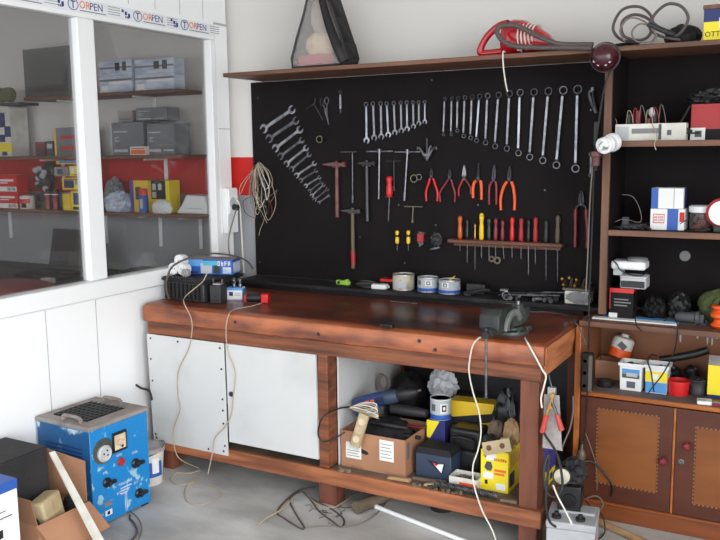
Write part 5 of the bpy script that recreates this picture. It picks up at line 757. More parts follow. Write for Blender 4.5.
for i, (a, b, m, lb) in enumerate((((372, 425), (408, 417), 'blackp', 'long black handle lying on the tool heap in the carton'), ((395, 436), (420, 424), 'gun', 'dark tube end poking out of the brown carton'), ((402, 426), (424, 418), 'dred', 'dark red handle lying on the carton tools'), ((392, 413), (428, 408), 'charcoal', 'grey grinder body lying behind the carton tools'))):
    p = at(*a, y=-.74 + .05 * i); q = at(*b, y=-.72 + .05 * i); r = (.014, .012, .007, .026)[i]; solo(G().lathe([(r * .8, 0), (r, .006), (r, (q - p).length * .7), (r * .75, (q - p).length), (0, (q - p).length)], 14, (0, 0, 0), 'x'), 'hand_tool', m, lb, 'tool').location = p + Vector(((q.x - p.x) / 2, 0, 0))
# drill
a = at(354, 404, y=-.69); b = at(419, 391, y=-.69); t = thing('power_drill', 'dark blue electric drill with black chuck lying on the carton heap', 'drill', (a.x, -.69, a.z), rot=(0, -math.atan2(b.z - a.z, b.x - a.x), 0)); L = (b - a).length
G().lathe([(.018, 0), (.03, .02), (.034, .08), (.036, L * .42), (.033, L * .5)], 18, (0, 0, 0), 'x').build('motor_body', 'drillb', t); G().lathe([(.034, L * .5), (.037, L * .54), (.033, L * .66), (.026, L * .7)], 18, (0, 0, 0), 'x').build('gear_head', 'slate', t)
G().lathe([(.028, L * .7), (.033, L * .73), (.032, L * .86), (.026, L * .90), (.014, L * .98), (0, L * .98)], 16, (0, 0, 0), 'x').build('chuck', 'gun', t); G().cyl((L * .97, 0, 0), (L * 1.03, 0, .002), .006, n=8).build('bit', 'steel', t)
G().b(.004, .05, -.026, .026, -.062, -.012).b(.008, .055, -.022, .022, -.085, -.063, ry=.0).build('grip', 'drillb', t, bevel=.01); 
for dx in (.088, .118): G().b(dx, dx + .02, -.039, -.030, -.006, .010).build('orange_switch', 'orange', t, bevel=.003)
g = G(); [g.b(.15 + .012 * i, .156 + .012 * i, -.0375, -.034, -.012, .014) for i in range(4)]; g.build('vents', 'dink', t)
cable('drill_cable', 'black cord looping from the drill over the bench post', 'cable', [at(349, 407, y=-.76), at(338, 409, y=-.84), at(323, 417, y=-.915), at(318, 432, y=-.92), at(322, 441, y=-.92), at(332, 440, y=-.88), at(345, 432, y=-.835)], .004, 'cordb')
t = thing('cord_coil', 'coil of pale flat cord lying under the drill', 'cord', at(366, 410, y=-.77))
for i in range(6): G().tube([((.06 + .004 * i) * cos(a + .3 * i), -.004 * i, (.017 + .002 * i) * sin(a) - .006 * i + .02 + .012 * cos(a + .3 * i)) for a in [k * pi / 9 for k in range(18)]], .0032, 6, closed=True).build('turn', 'cordt' if i % 2 else 'cordw', t)
a = at(368, 412, y=-.80); b = at(355, 446, y=-.83); t = thing('socket_strip', 'dirty white socket strip hanging over the front of the brown carton', 'socket strip', ((a.x + b.x) / 2, -.832, (a.z + b.z) / 2), rot=(R(-6), R(16), 0)); hh = (a.z - b.z) / 2
G().b(-.026, .026, -.012, .012, -hh, hh).build('strip_body', 'beige', t, bevel=.005)
for z in (-.045, 0, .045): G().lathe([(.017, 0), (.017, -.0025), (.013, -.003), (.012, -.001)], 16, (0, -.012, z), 'y').build('socket', 'cream', t)
for dx in (-.012, .012): G().cyl((dx, 0, -hh), (dx, 0, -hh - .014), .008, n=10).build('corner_stud', 'lgrey', t)
# bags and boxes behind
def lump(px, py, y, r, m, name, lb, cat, amp=.3, fr=2.2, sd=0, z=None): q = at(px, py, y=y); return solo(G().blob((q.x, y, q.z if z is None else z), r, amp, fr, sd), name, m, lb, cat)
lump(409, 392, -.30, (.11, .10, .20), 'black', 'black_bag', 'large slack black bag behind the drill', 'bag', .12, 1.8, 71, z=ZL + .162)
t = thing('grey_rope_coil', 'coil of grey cord lying on the black bag', 'cord', at(384, 383, y=-.44))
for i in range(6): G().tube([(.030 * cos(a) + .006 * i - .015, -.012 * i * .3, .048 * sin(a) * (1 - .05 * i) + .002 * i) for a in [k * pi / 9 for k in range(18)]], .0035, 6, closed=True).build('turn', 'cordg', t)
lump(443, 387, -.30, (.060, .042, .066), 'bagw', 'white_bag', 'crumpled white plastic bag above the blue-banded can', 'bag', .42, 2.3, 72, z=ZL + .27 + .052)
q = at(433, 400, y=-.40); t = pack('storage_box', 'dark blue-grey box standing at the back under the white bag', 'box', (q.x + .11, -.24, ZL), (.19, .14, .27), 'charcoal', [('f', .1, .1, .9, .9, 'gun', 'panel')])
q = at(434.5, 422, y=-.62); t = pack('parts_carton', 'navy carton with a yellow corner under the white and blue can', 'carton', (q.x, -.555, ZL), (.095, .10, at(436, 420.5, y=-.605).z - ZL), 'navy', texts=[]); BS = (.095, .10, at(436, 420.5, y=-.605).z - ZL)
s = G().prism([(-.0475, BS[2] * .62), (-.0475, BS[2] * .99), (.02, BS[2] * .99), (-.03, BS[2] * .6)], -.0512, -.0503).build('yellow_print', 'lemon', t, smooth=False); G().prism([(.0, BS[2] * .4), (.0475, BS[2] * .5), (.0475, BS[2] * .3), (.0, BS[2] * .3)], -.0512, -.0503).build('blue_print', 'blue', t, smooth=False)
zc = ZL + BS[2] + .001; hc = at(437, 400, y=-.60).z - zc; t = thing('putty_can', 'white can with blue band and emblem standing on the navy carton', 'can', (q.x + .004, -.555, zc)); rad = .052
G().lathe([(0, 0), (rad, 0), (rad, hc), (rad * .93, hc), (rad * .92, hc * .3), (0, hc * .3)], 26).build('can_body', 'greyl', t); G().lathe([(rad * 1.005, hc * .02), (rad * 1.012, hc * .03), (rad * 1.012, hc * .26), (rad * 1.005, hc * .27)], 26).build('blue_band', 'blue', t); G().lathe([(rad * 1.02, hc - .003), (rad * 1.03, hc), (rad * .96, hc + .003), (rad * .95, hc - .003)], 26).build('rim', 'gauze', t)
def patch(parent, rad, z0, z1, a0, a1, m, nm):
    n = 8; vs = []; fs = []
    for i in range(n + 1):
        aa = R(a0 + (a1 - a0) * i / n)
        for rr in (rad * 1.004, rad * 1.016): vs += [(rr * sin(aa), -rr * cos(aa), z0), (rr * sin(aa), -rr * cos(aa), z1)]
    for i in range(n): k = i * 4; fs += [(k + 2, k + 6, k + 7, k + 3), (k, k + 1, k + 5, k + 4), (k, k + 4, k + 6, k + 2), (k + 1, k + 3, k + 7, k + 5)]
    G().add(vs, fs + [(0, 2, 3, 1), (n * 4, n * 4 + 1, n * 4 + 3, n * 4 + 2)]).build(nm, m, parent)
patch(t, rad, hc * .36, hc * .82, 22, 62, 'paper', 'emblem_ground'); patch(t, rad * 1.013, hc * .44, hc * .76, 30, 54, 'dink', 'emblem'); patch(t, rad * 1.026, hc * .52, hc * .68, 36, 48, 'paper', 'emblem_hole'); patch(t, rad, hc * .45, hc * .78, -30, -6, 'ink', 'emblem')
# slate blue toolbox
a = at(415.5, 478, y=-.76).x; b = at(451, 478, y=-.76).x; hb_ = at(433, 449, y=-.76).z - ZL; t = thing('small_toolbox', 'slate blue plastic box with a broken front panel beside the carton', 'box', ((a + b) / 2, -.70, ZL)); w = b - a
G().b(-w / 2, w / 2, -.06, .06, 0, hb_ * .80).build('box_body', 'slate', t, bevel=.005); G().hexa([(-w / 2 - .003, -.063, hb_ * .805), (w / 2 + .003, -.063, hb_ * .805), (w / 2 + .003, .063, hb_ * .805), (-w / 2 - .003, .063, hb_ * .805), (-w / 2 + .012, -.05, hb_), (w / 2 - .012, -.05, hb_), (w / 2 - .012, .055, hb_), (-w / 2 + .012, .055, hb_)]).build('lid', 'dust', t, bevel=.003)
G().prism([(-w * .18, hb_ * .62), (w * .22, hb_ * .56), (w * .36, hb_ * .60), (w * .25, hb_ * .2)], -.0615, -.0603).build('broken_gap', 'dink', t, smooth=False); G().prism([(w * .02, hb_ * .52), (w * .3, hb_ * .56), (w * .24, hb_ * .26)], -.0635, -.0618).build('white_shard', 'paper', t, smooth=False); G().prism([(-w * .02, hb_ * .56), (w * .16, hb_ * .54), (w * .1, hb_ * .46)], -.0645, -.0637).build('red_piece', 'red', t, smooth=False)
# dark machine case + black bags
t = thing('machine_case', 'dark brown-black leather-like case in the middle of the lower shelf', 'case', (ob(464, -.60) + .006, -.55, ZL)); G().b(-.075, .075, -.06, .06, 0, .105).build('lower_case', 'charcoal', t, bevel=.012, seg=3); G().b(-.075, .085, -.07, .06, .1055, .215).build('upper_case', 'blackp', t, bevel=.018, seg=3); G().tube([(-.06, -.075, .13), (-.05, -.082, .17), (.0, -.085, .18), (.055, -.082, .168), (.06, -.075, .13)], .008, 8, smooth=5).build('carry_handle', 'gun', t); G().b(-.06, .06, -.072, -.0705, .19, .198).build('seam', 'dust', t)
cz2 = ZL + .2165
q = at(476, 402, y=-.40); t = pack('long_yellow_box', 'long yellow and black box lying at the back of the lower shelf', 'box', (q.x, -.36, ZL), (.22, .12, .0), 'lemon') if False else thing('long_yellow_box', 'long yellow and black box standing at the back of the lower shelf', 'box', (q.x + .01, -.42, ZL), rz=.12)
hy = at(474, 399, y=-.42).z - ZL; G().b(-.12, .12, -.055, .035, 0, hy).build('carton_body', 'yellow', t, bevel=.002); G().prism([(-.12, hy * .72), (.12, hy * .86), (.12, hy * .72), (-.12, hy * .58)], -.0562, -.0553).build('black_stripe', 'dink', t, smooth=False); G().b(-.119, -.075, -.0562, -.0553, hy * .1, hy * .5).build('red_print', 'brickred', t, smooth=False)
q = at(501, 412, y=-.52); solo(G().blob((q.x + .02, -.50, ZL + .172), (.066, .055, .21), .2, 2.0, 75), 'shiny_black_bag', 'gloss', 'shiny black plastic bag standing right of the yellow box', 'bag')
# yellow grinder box
a = at(480.5, 487, y=-.765); b = at(508, 494, y=-.765); hg = at(494, 451, y=-.765).z - ZL; w = b.x - a.x; t = pack('grinder_box', 'yellow printed grinder box at the right of the lower shelf', 'box', ((a.x + b.x) / 2, -.685, ZL), (w, .16, hg), 'lemon', [('f', .2, .76, .56, .92, 'paper', 'label_sticker'), ('f', .1, .30, .46, .46, 'paper', 'label_sticker'), ('f', .56, .06, .9, .22, 'paper', 'label_sticker'), ('f', .5, .5, .92, .56, 'orangei', 'print_line'), ('f', .5, .42, .86, .47, 'orangei', 'print_line'), ('f', .16, .16, .26, .26, 'dink', 'picture'), ('r', .1, .12, .5, .45, 'navy', 'picture'), ('r', .05, .6, .95, .9, 'yellow', 'print')], [('f', '~6', .72, .80, .013, 'redink')], rz=0)
g = G(); g.prism([(-w * .34, hg * .62), (-w * .28, hg * .72), (-w * .12, hg * .72), (-w * .06, hg * .60), (-w * .12, hg * .50), (-w * .26, hg * .50), (-w * .36, hg * .56)], -.0812, -.0803).prism([(-w * .40, hg * .86), (-w * .34, hg * .94), (-w * .26, hg * .90), (-w * .32, hg * .8)], -.0812, -.0803).build('tool_picture', 'dgrey', t, smooth=False)
zt_ = ZL + hg + .001
for i, (dx, dy, r, m, nm, lb) in enumerate(((-.042, -.035, (.026, .030, .03), 'gun', 'metal_flange', 'dark metal part lying on the yellow grinder box'), (.034, -.03, (.030, .020, .026), 'beige', 'crumpled_card', 'crumpled beige card lying on the yellow grinder box'), (.036, .042, (.030, .028, .06), 'rawwood', 'crumpled_paper', 'crumpled brown paper behind the beige card'), (-.04, .05, (.030, .032, .05), 'drift', 'rag_lump', 'grey-brown rag lump at the back of the yellow box'))): solo(G().blob((t.location.x + dx, t.location.y + dy, zt_ + r[2] * .8), r, .3, 1.6, 80 + i), nm, m, lb, nm.split('_')[-1])
a = at(500, 437, y=-.79); t2 = thing('beige_board', 'torn beige card strip with round stains on the yellow box', 'card', (t.location.x + .015, -.785, zt_ + .026), rot=(R(-12), R(-18), 0)); G().b(-.065, .07, -.002, .002, -.028, .03).build('card_strip', 'beige', t2); [G().lathe([(.013, 0), (.013, -.0008), (0, -.001)], 14, (dx, -.0021, .002), 'y').build('stain', 'wrack', t2) for dx in (-.035, .03)]
# small parts tray, spring, scraps
a = at(449, 487, y=-.81).x; b = at(477, 492, y=-.81).x; w = b - a; t = thing('parts_tray', 'small open white and orange carton of bits at the shelf front', 'carton', ((a + b) / 2, -.765, ZL), rz=.02); h = .055; g = G(); e = .003
for q in ((-w / 2, w / 2, -.045, -.045 + e), (-w / 2, w / 2, .045 - e, .045), (-w / 2, -w / 2 + e, -.045 + e, .045 - e), (w / 2 - e, w / 2, -.045 + e, .045 - e)): g.b(*q, 0, h)
g.b(-w / 2 + e, w / 2 - e, -.045 + e, .045 - e, 0, .003).build('tray_walls', 'offwhite', t); decor(t, (w, .09, h), [('f', .36, 0, .98, .62, 'orange', 'orange_print'), ('f', .62, .2, .66, .35, 'dink', 'print')])
g = G(); rn = random.Random(6); [g.cyl((rn.uniform(-.4, .3) * w, rn.uniform(-.03, .03), .03), (rn.uniform(-.4, .35) * w, rn.uniform(-.035, .03), .045), .007, n=8) for i in range(12)]; g.build('loose_bits', 'rope', t)
a = at(436, 489, y=-.845); b = at(497, 504, y=-.845); L = b.x - a.x; solo(G().tube([(a.x + L * i / 260, -.842 + .014 * cos(i * .72), ZL + .018 + .016 * sin(i * .72)) for i in range(261)], .0026, 5), 'coil_spring', 'steel2', 'long coil spring lying along the front of the lower shelf', 'spring')
for i, (p, q, m, nm, lb) in enumerate((((388, 489), (411, 481), 'rawwood', 'wood_offcut', 'pale thin wood offcut lying at the carton foot'), ((424, 486), (434, 488), 'beige', 'cardboard_scrap', 'small beige card scrap lying left of the coil spring'), ((412, 484), (446, 487), 'drift', 'dusty_rod', 'dusty grey rod lying in front of the slate blue box'), ((500, 499), (519, 507), 'drift', 'wood_shaving', 'dusty wood scrap lying before the yellow grinder box'))):
    a = at(*p, y=-.85 if i != 2 else -.80); b = at(*q, y=-.84 if i != 2 else -.79); o = G().hexa([(a.x, a.y - .012, ZL + .001), (b.x, b.y - .016, ZL + .001), (b.x, b.y + .012, ZL + .001), (a.x, a.y + .01, ZL + .001), (a.x + .004, a.y - .010, ZL + .013), (b.x - .006, b.y - .012, ZL + .016), (b.x - .004, b.y + .01, ZL + .016), (a.x + .004, a.y + .008, ZL + .013)]); solo(o, nm, m, lb, nm.split('_')[-1], bevel=.002)
g = G(); rn = random.Random(14)
for i in range(26): g.b(*(lambda x, y, s: (x - s, x + s, y - s, y + s))(1.24 + rn.random() * .06 if i < 10 else 1.6 + rn.random() * .5, -.885 + rn.random() * .02, rn.uniform(.004, .012)), .1905, .197 + rn.random() * .012, rn.uniform(0, 3))
tag(g.build('sawdust_crumbs', 'drift', None), 'crumbs of sawdust and dirt along the bench front rail', 'dirt', kind='stuff')
a = at(541, 478, y=-.60); b = at(551, 430, y=-.60); pack('violet_box', 'violet box with yellow corner seen between bench leg and cabinet', 'box', (2.115, -.52, ZL), (.14, .12, .235), 'purple', [('f', .2, .80, 1, 1, 'paper', 'white_band'), ('r', .0, .80, .8, 1, 'paper', 'white_band'), ('r', .0, .0, .9, .26, 'lemon', 'yellow_corner'), ('f', .4, .0, 1, .26, 'lemon', 'yellow_corner'), ('r', .2, .06, .5, .2, 'navy', 'round_print')])
q = None if True else solo(G().blob((1.31, -.3, ZL + .13), (.085, .12, .17), .2, 2, 77), 'dark_rag_heap', 'black', 'dark cloth heap against the white divider behind the carton', 'cloth')
# ================================================================== BATTERY AND CHARGER BY THE BENCH END
t = thing('car_battery', 'light grey car battery standing on the floor by the bench end', 'battery', (2.375, -.86, 0), rz=.16); G().b(-.098, .098, -.10, .10, 0, .168).build('battery_case', 'batt', t, bevel=.005); G().b(-.101, .101, -.103, .103, .1685, .200).build('lid', 'batt', t, bevel=.006); G().b(-.06, .09, -.015, .06, .2005, .214).build('cell_cover', 'batt', t, bevel=.005)
for dx in (-.062, .035): G().cyl((dx, -.06, .2005), (dx, -.06, .212), .020, n=16).cyl((dx, -.06, .212), (dx, -.06, .226), .010, .009, 12).build('terminal', 'gun', t)
decor(t, (.196, .2, .168), [('f', .82, .1, .99, .8, 'red', 'red_logo'), ('r', .0, .1, .2, .9, 'red', 'red_logo')], [('r', '~1', .1, .5, .05, 'paper')])
t = thing('battery_charger', 'small black charger unit standing on the grey battery', 'charger', (2.365, -.83, .2148), rz=.16); G().b(-.06, .035, -.045, .05, 0, .105).build('charger_body', 'blackp', t, bevel=.004); G().lathe([(.03, 0), (.03, -.006), (.02, -.008), (0, -.008)], 18, (-.012, -.045, .045), 'y').build('dark_dial', 'black', t); G().b(.0352, .041, -.035, .04, .02, .085).build('terminal_plate', 'dust', t, bevel=.002)
q = t.location; solo(G().blob((q.x - .005, q.y + .015, q.z + .106 + .042), (.048, .036, .052), .3, 2.2, 91), 'lamp_motor', 'dust', 'dusty grey motor lump lying on the black charger', 'motor')
t = thing('round_filter', 'yellowish round filter disc leaning on the dusty motor', 'filter', (q.x - .036, q.y - .050, q.z + .106 + .042), rot=(R(-4), 0, R(16))); G().lathe([(.036, .008), (.038, 0), (.03, -.006), (.012, -.006), (0, -.004)], 22, (0, 0, 0), 'y').build('disc', 'tincr', t); G().ring((0, 0), .039, .033, -.005, .004).build('rim', 'gun', t)
t = thing('grey_plate', 'narrow grey metal plate hanging beside the bench end', 'plate', tuple(at(552, 395, y=-.90))); hz_ = at(552, 449, y=-.90).z - t.location.z; G().prism([(-.032, 0), (.030, .002), (.046, hz_ * .95), (.05, hz_), (-.035, hz_ * 1.0)], -.004, .004).build('plate_sheet', 'greyc', t, bevel=.001); G().b(-.016, .016, -.012, .012, .001, .034).build('top_bracket', 'tin', t, bevel=.002); G().tube([(0, 0, .03), (-.01, -.0, .06), (-.015, -.0, .085)], .0022, 6, smooth=5).build('wire_hanger', 'steel2', t)
q = at(552, 404, y=-.92); t = thing('jumper_clamp', 'red-handled jumper clamp hanging in front of the grey plate', 'clamp', (q.x, -.922, q.z))
for s_, e1 in ((-1, (542.5, 432)), (1, (562, 430))):
    e = at(*e1, y=-.925) - q; m1 = e * .38 + Vector((s_ * .006, 0, 0)); G().tube([(s_ * -.004, 0, .032), (s_ * .006, -.002, .0), (m1.x, -.004, m1.z)], .006, 8, smooth=4).build('clamp_jaw', 'brass' if s_ < 0 else 'steel2', t); G().tube([(m1.x, -.005, m1.z), (m1.x * .5 + e.x * .5, -.006, m1.z * .5 + e.z * .5), (e.x, -.006, e.z)], [.010, .012], 10, smooth=4).build('red_grip', 'gripred', t)
G().cyl((0, -.012, -.012), (0, .01, -.012), .007, n=12).build('spring_pin', 'brass', t); G().b(-.008, .008, -.006, .006, .02, .046).build('jaw_tip', 'brass', t, bevel=.002)
cable('jumper_cable', 'black jumper cable arching from the clamp to the battery', 'cable', [at(543, 432, y=-.93), at(547, 438, y=-.94), at(556, 452, y=-.95), at(561, 470, y=-.97), at(562, 488, y=-1.0), at(554, 497, y=-1.02), at(546, 490, y=-1.02), at(544, 470, y=-1.01), at(549, 455, y=-.99), at(546, 500, y=-1.03), at(549, 520, y=-1.03), at(556, 527, y=-1.02)], .0055, 'cordb', n=8)
cable('second_jumper_cable', 'thin white cord dropping over the battery front', 'cable', [at(553, 485, y=-1.03), at(558, 497, y=-1.03), at(566, 512, y=-1.035), at(572, 524, y=-1.035)], .0035, 'cordw', n=8)
cable('battery_loop_cable', 'olive cable looped at the far side of the battery', 'cable', [at(587, 498, y=-.71), at(597, 496, y=-.69), at(603, 504, y=-.68), at(597, 511, y=-.69), at(588, 506, y=-.70)], .004, 'rope')
cable('battery_lead', 'thin black lead falling from the battery to the floor', 'lead', [at(585, 500, y=-.72), at(592, 508, y=-.735), at(602, 515, y=-.72), at(605, 530, z=.02), at(600, 538, z=.006), at(590, 540, z=.006)], .003, 'cordb')
cable('side_cable', 'black cable hanging between the bench end and the cabinet', 'cable', [at(573, 396, y=-.5), at(573, 412, y=-.5), at(570, 428, y=-.5), at(566, 438, y=-.52), at(562, 448, y=-.55)], .004, 'cordg')
t = thing('blue_clip', 'dark blue-grey cable clip lying over the charger by the cabinet', 'clip', tuple(at(575, 465, y=-.53))); G().b(-.03, .03, -.008, .008, -.006, .006, ry=-.1).build('clip_body', 'slate', t, bevel=.003); G().cyl((.03, 0, 0), (.042, 0, .002), .004, n=8).build('clip_tip', 'dust', t)
# ================================================================== FLOOR
def floorline(L, z=.005): return [at(a, b, z=z) for a, b in L]
CG = 'loose cables on the floor before the bench leg'
cable('floor_cable', 'dark cable looped widest in the floor tangle before the middle leg', 'cable', floorline([(316, 487), (300, 490), (286, 500), (277, 512), (284, 518), (300, 528), (304, 527), (296, 514), (290, 502), (292, 496), (303, 492), (313, 503), (320, 512), (332, 521), (341, 527), (344, 520), (336, 512), (322, 504), (310, 498)]), .004, 'cordbr', CG)
cable('floor_cable', 'pale straight cable end pointing left out of the floor tangle', 'cable', floorline([(256, 526), (268, 517), (282, 509), (293, 498)], .011), .0042, 'cordt', CG)
cable('floor_cable', 'thin pale cable running right from the floor tangle to the white tube', 'cable', floorline([(305, 492), (314, 502), (330, 508), (342, 503), (352, 496), (362, 490)], .006), .0035, 'cordt', CG)
cable('floor_cable', 'grey cable sweeping under the tangle to the far right', 'cable', floorline([(304, 528), (322, 526), (345, 527), (362, 523), (376, 514), (384, 505), (390, 497)], .004), .0035, 'cordg', CG)
g = G(); rn = random.Random(31)
for i in range(14): q = at(312 + rn.random() * 30, 506 + rn.random() * 16, z=.002); a = rn.uniform(0, 6.28); g.tube([q, q + Vector((.03 * cos(a), .03 * sin(a), .004)), q + Vector((.05 * cos(a + .5), .05 * sin(a + .5), 0))], .0015, 4)
tag(g.build('wire_scraps', 'cordbr', None), 'short wire scraps strewn on the floor by the middle leg', 'scraps', kind='stuff')
a = at(377, 507, z=.014); b = at(474, 545, z=.014); t = thing('white_tube', 'long thin white plastic tube lying on the floor under the bench', 'tube', a); d = b - a; G().cyl((0, 0, 0), d, .011, n=12).build('tube_body', 'white', t); G().cyl(-d * .012, -d * .0005, .0135, n=12).build('end_cap', 'lgrey', t)
a = at(356, 508, z=.03); b = at(386, 496, z=.03); solo(G().tube([a, a + (b - a) * .3, b, b + (b - a) * .1], [.032, .026], 10, smooth=3), 'wood_log', 'drift', 'grey wooden stake end lying under the bench', 'wood')
q = at(438, 512, z=.0); t = thing('round_tin', 'low dark round tin on the floor under the bench', 'tin', (q.x, q.y + .05, 0)); G().lathe([(0, 0), (.058, 0), (.06, .045), (.052, .046), (.05, .02), (0, .02)], 22).build('tin_body', 'gun', t); G().lathe([(.0605, .04), (.0625, .044), (.06, .048), (.0525, .048)], 22).build('rim', 'rope', t)
solo(G().blob((.75, -.5, .03), (.36, .14, .04), .3, 2.2, 95), 'dark_rubble', 'gun', 'dark low heap of scrap under the white sheet doors', 'scrap')
solo(G().blob((1.62, -.38, .04), (.26, .12, .05), .3, 2.2, 96), 'scrap_pile', 'gun', 'dark low heap of scrap under the open end of the bench', 'scrap')
a = at(606, 525, z=.016); b = at(640, 540, z=.016); c = at(652, 547, z=.016); solo(G().tube([a - (c - a) * .25, a, b, c], [.019, .016], 10, smooth=3), 'wooden_stick', 'rawwood', 'old wooden stick lying on the floor before the cabinet', 'stick')
# welder
WX, WY = .20, -1.435; t = thing('welding_set', 'battered bright blue welding transformer with dials standing by the white partition', 'welder', (WX, WY, 0), rz=-.03); a, b, h = .178, .180, .475
G().b(-a, a, -b, b, .012, h).build('front_casing', 'weld', t, bevel=.004); 
for x in (-a + .03, a - .03):
    for y in (-b + .03, b - .03): G().b(x - .02, x + .02, y - .02, y + .02, 0, .0115).build('foot', 'gun', t)
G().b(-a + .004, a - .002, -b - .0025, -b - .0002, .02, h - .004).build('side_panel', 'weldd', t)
G().b(-a - .004, a + .006, -b - .006, b + .006, h + .0005, h + .020).build('top_panel', 'weldt', t, bevel=.003)
G().b(-a + .05, a - .075, -b + .055, b - .07, h + .0205, h + .0215).build('vent_opening', 'black', t); vg = G()
for i in range(8): y = -b + .065 + i * .030; vg.b(-a + .05, a - .075, y, y + .008, h + .0216, h + .0245)
for i in range(8): x = -a + .055 + i * .030; vg.b(x, x + .005, -b + .055, b - .07, h + .0246, h + .0265)
vg.build('vent_bars', 'charcoal', t)
for y, x in ((-b + .028, .035), (b - .035, -.02)): G().tube([(x - .055, y, h + .0205), (x - .052, y, h + .042), (x + .052, y, h + .042), (x + .055, y, h + .0205)], .009, 8, smooth=3).build('carry_handle', 'weldt', t)
lv = G(); [lv.b(-a + .05, a - .05, -b - .0034, -b - .0027, .272 + .018 * i, .279 + .018 * i) for i in range(7)]; lv.build('louvre_slots', 'navy', t); lv = G(); [lv.b(-a + .05, a - .05, -b - .009, -b - .0028, .280 + .018 * i, .284 + .018 * i) for i in range(7)]; lv.build('louvre', 'weldd', t)
F = a + .0005
def fx(u, v): return (F, -b + 2 * b * u, h * v)      # a place on the front face, u to the right, v up
def face(u0, u1, v0, v1, m, nm, th=.003, off=0): p = fx(u0, v0); q = fx(u1, v1); return G().b(F + off, F + off + th, p[1], q[1], p[2], q[2]).build(nm, m, t, bevel=.0008)
mt = face(.36, .60, .70, .90, 'blackp', 'meter_frame', .008); p = fx(.385, .725); q = fx(.575, .875); G().b(F + .0082, F + .0092, p[1], q[1], p[2], q[2]).build('meter_dial', 'cream', mt); c = fx(.48, .76)
G().tube([(F + .0098, c[1] + .026 * cos(x), c[2] + .026 * sin(x) + .004) for x in [R(30 + 12 * i) for i in range(11)]], .001, 4).build('meter_scale', 'redink', mt); G().tube([(F + .0098, c[1] - .024, c[2] + .010), (F + .0098, c[1] + .012, c[2] - .004)], .0012, 4).cyl((F + .009, c[1] + .012, c[2] - .006), (F + .0105, c[1] + .012, c[2] - .006), .007, n=10).build('meter_needle', 'dink', mt)
p = fx(.21, .74); G().lathe([(.038, 0), (.04, .012), (.034, .018), (.03, .013), (0, .013)], 22, p, 'x').build('round_socket', 'lgrey', t); G().lathe([(.062, -.0003), (.062, .0008), (0, .0008)], 20, (F, p[1], p[2] + .01), 'x').build('worn_patch', 'vise', t); g = G(); [g.cyl((F + .013, p[1] + dx, p[2] + dz), (F + .0145, p[1] + dx, p[2] + dz), .005, n=8) for dx, dz in ((.012, .012), (.014, -.01), (-.008, .0))]; g.build('socket_pins', 'dink', t)
p = fx(.485, .585); G().lathe([(.019, 0), (.021, .006), (.018, .012), (0, .013)], 18, p, 'x').build('red_button', 'brickred', t)
for (u, v), an in (((.235, .435), -.15), ((.74, .505), .6), ((.775, .175), 1.3)):
    p = fx(u, v); k = G().lathe([(.024, 0), (.024, .006), (.018, .012), (.017, .022), (0, .023)], 16, p, 'x').build('selector_knob', 'blackp', t); G().b(F + .012, F + .028, p[1] - .006, p[1] + .040, p[2] - .008, p[2] + .008).build('pointer', 'gun', k, bevel=.003)
face(.18, .30, .19, .235, 'weldt', 'rating_plate', .002); face(.185, .30, .095, .15, 'paper', 'type_plate', .002); face(.215, .26, .105, .14, 'dink', 'plate_number', .003)
tx = G(); MX = Matrix(((0, 0, 1, 0), (1, 0, 0, 0), (0, 1, 0, 0), (0, 0, 0, 1)))
for u, v, s_ in ((.22, .54, 3), (.56, .352, 9), (.43, .27, 3), (.74, .62, 4), (.47, .66, 4), (.13, .25, 2), (.13, .13, 2), (.74, .30, 3)): p = fx(u, v); tx.glyphs(s_, .012, Matrix.Translation((F + .0004, p[1], p[2])) @ MX, s_)
for k in range(3): p = fx(.46, .30 - k * .028); q = fx(.66 - .04 * k, .312 - k * .028); tx.b(F, F + .0006, p[1], q[1], p[2], q[2])
for u in (.53, .555): p = fx(u, .05); q = fx(u + .012, .26); tx.b(F, F + .0006, p[1], q[1], p[2], q[2])
tx.build('lettering', 'bluew', t, smooth=False)
cable('welder_cable', 'dark double cord lying on the floor before the blue welder', 'cable', floorline([(130, 515), (130, 519), (132, 521), (135, 525), (137, 532), (132, 540), (122, 548)], .007), .0055, 'cordbr', n=8)
cable('welder_wire', 'thin grey wire curling at the foot of the blue welder', 'wire', floorline([(126, 509), (131, 512), (137, 517), (141, 524), (141, 533), (135, 546)], .006), .003, 'cordg')
cable('wall_cable', 'black cable lying between the blue welder and the bench', 'cable', [at(126, 390, y=-.98), at(133, 384, y=-.94), at(141, 388, y=-.93), at(149, 391, y=-.92), at(152, 400, y=-.93)], .006, 'cordb', n=8)
t = thing('paint_bucket', 'dirty white paint bucket standing behind the blue welder', 'bucket', (.175, -1.06, 0)); G().lathe([(0, 0), (.075, 0), (.09, .19), (.084, .19), (.072, .02), (0, .02)], 28).build('bucket_body', 'offwhite', t); G().lathe([(.0915, .175), (.096, .178), (.096, .196), (.086, .2), (.0845, .192)], 28).build('rim', 'greyc', t); patch(t, .086, .05, .13, 40, 100, 'blue', 'blue_label'); patch(t, .0875, .07, .15, 60, 85, 'paper', 'label_print'); G().tube([(.0 + .094 * cos(x), .094 * sin(x), .19 + .02 * sin(x * 2)) for x in [R(-60 + 20 * i) for i in range(11)]], .003, 6).build('wire_handle', 'rope', t)
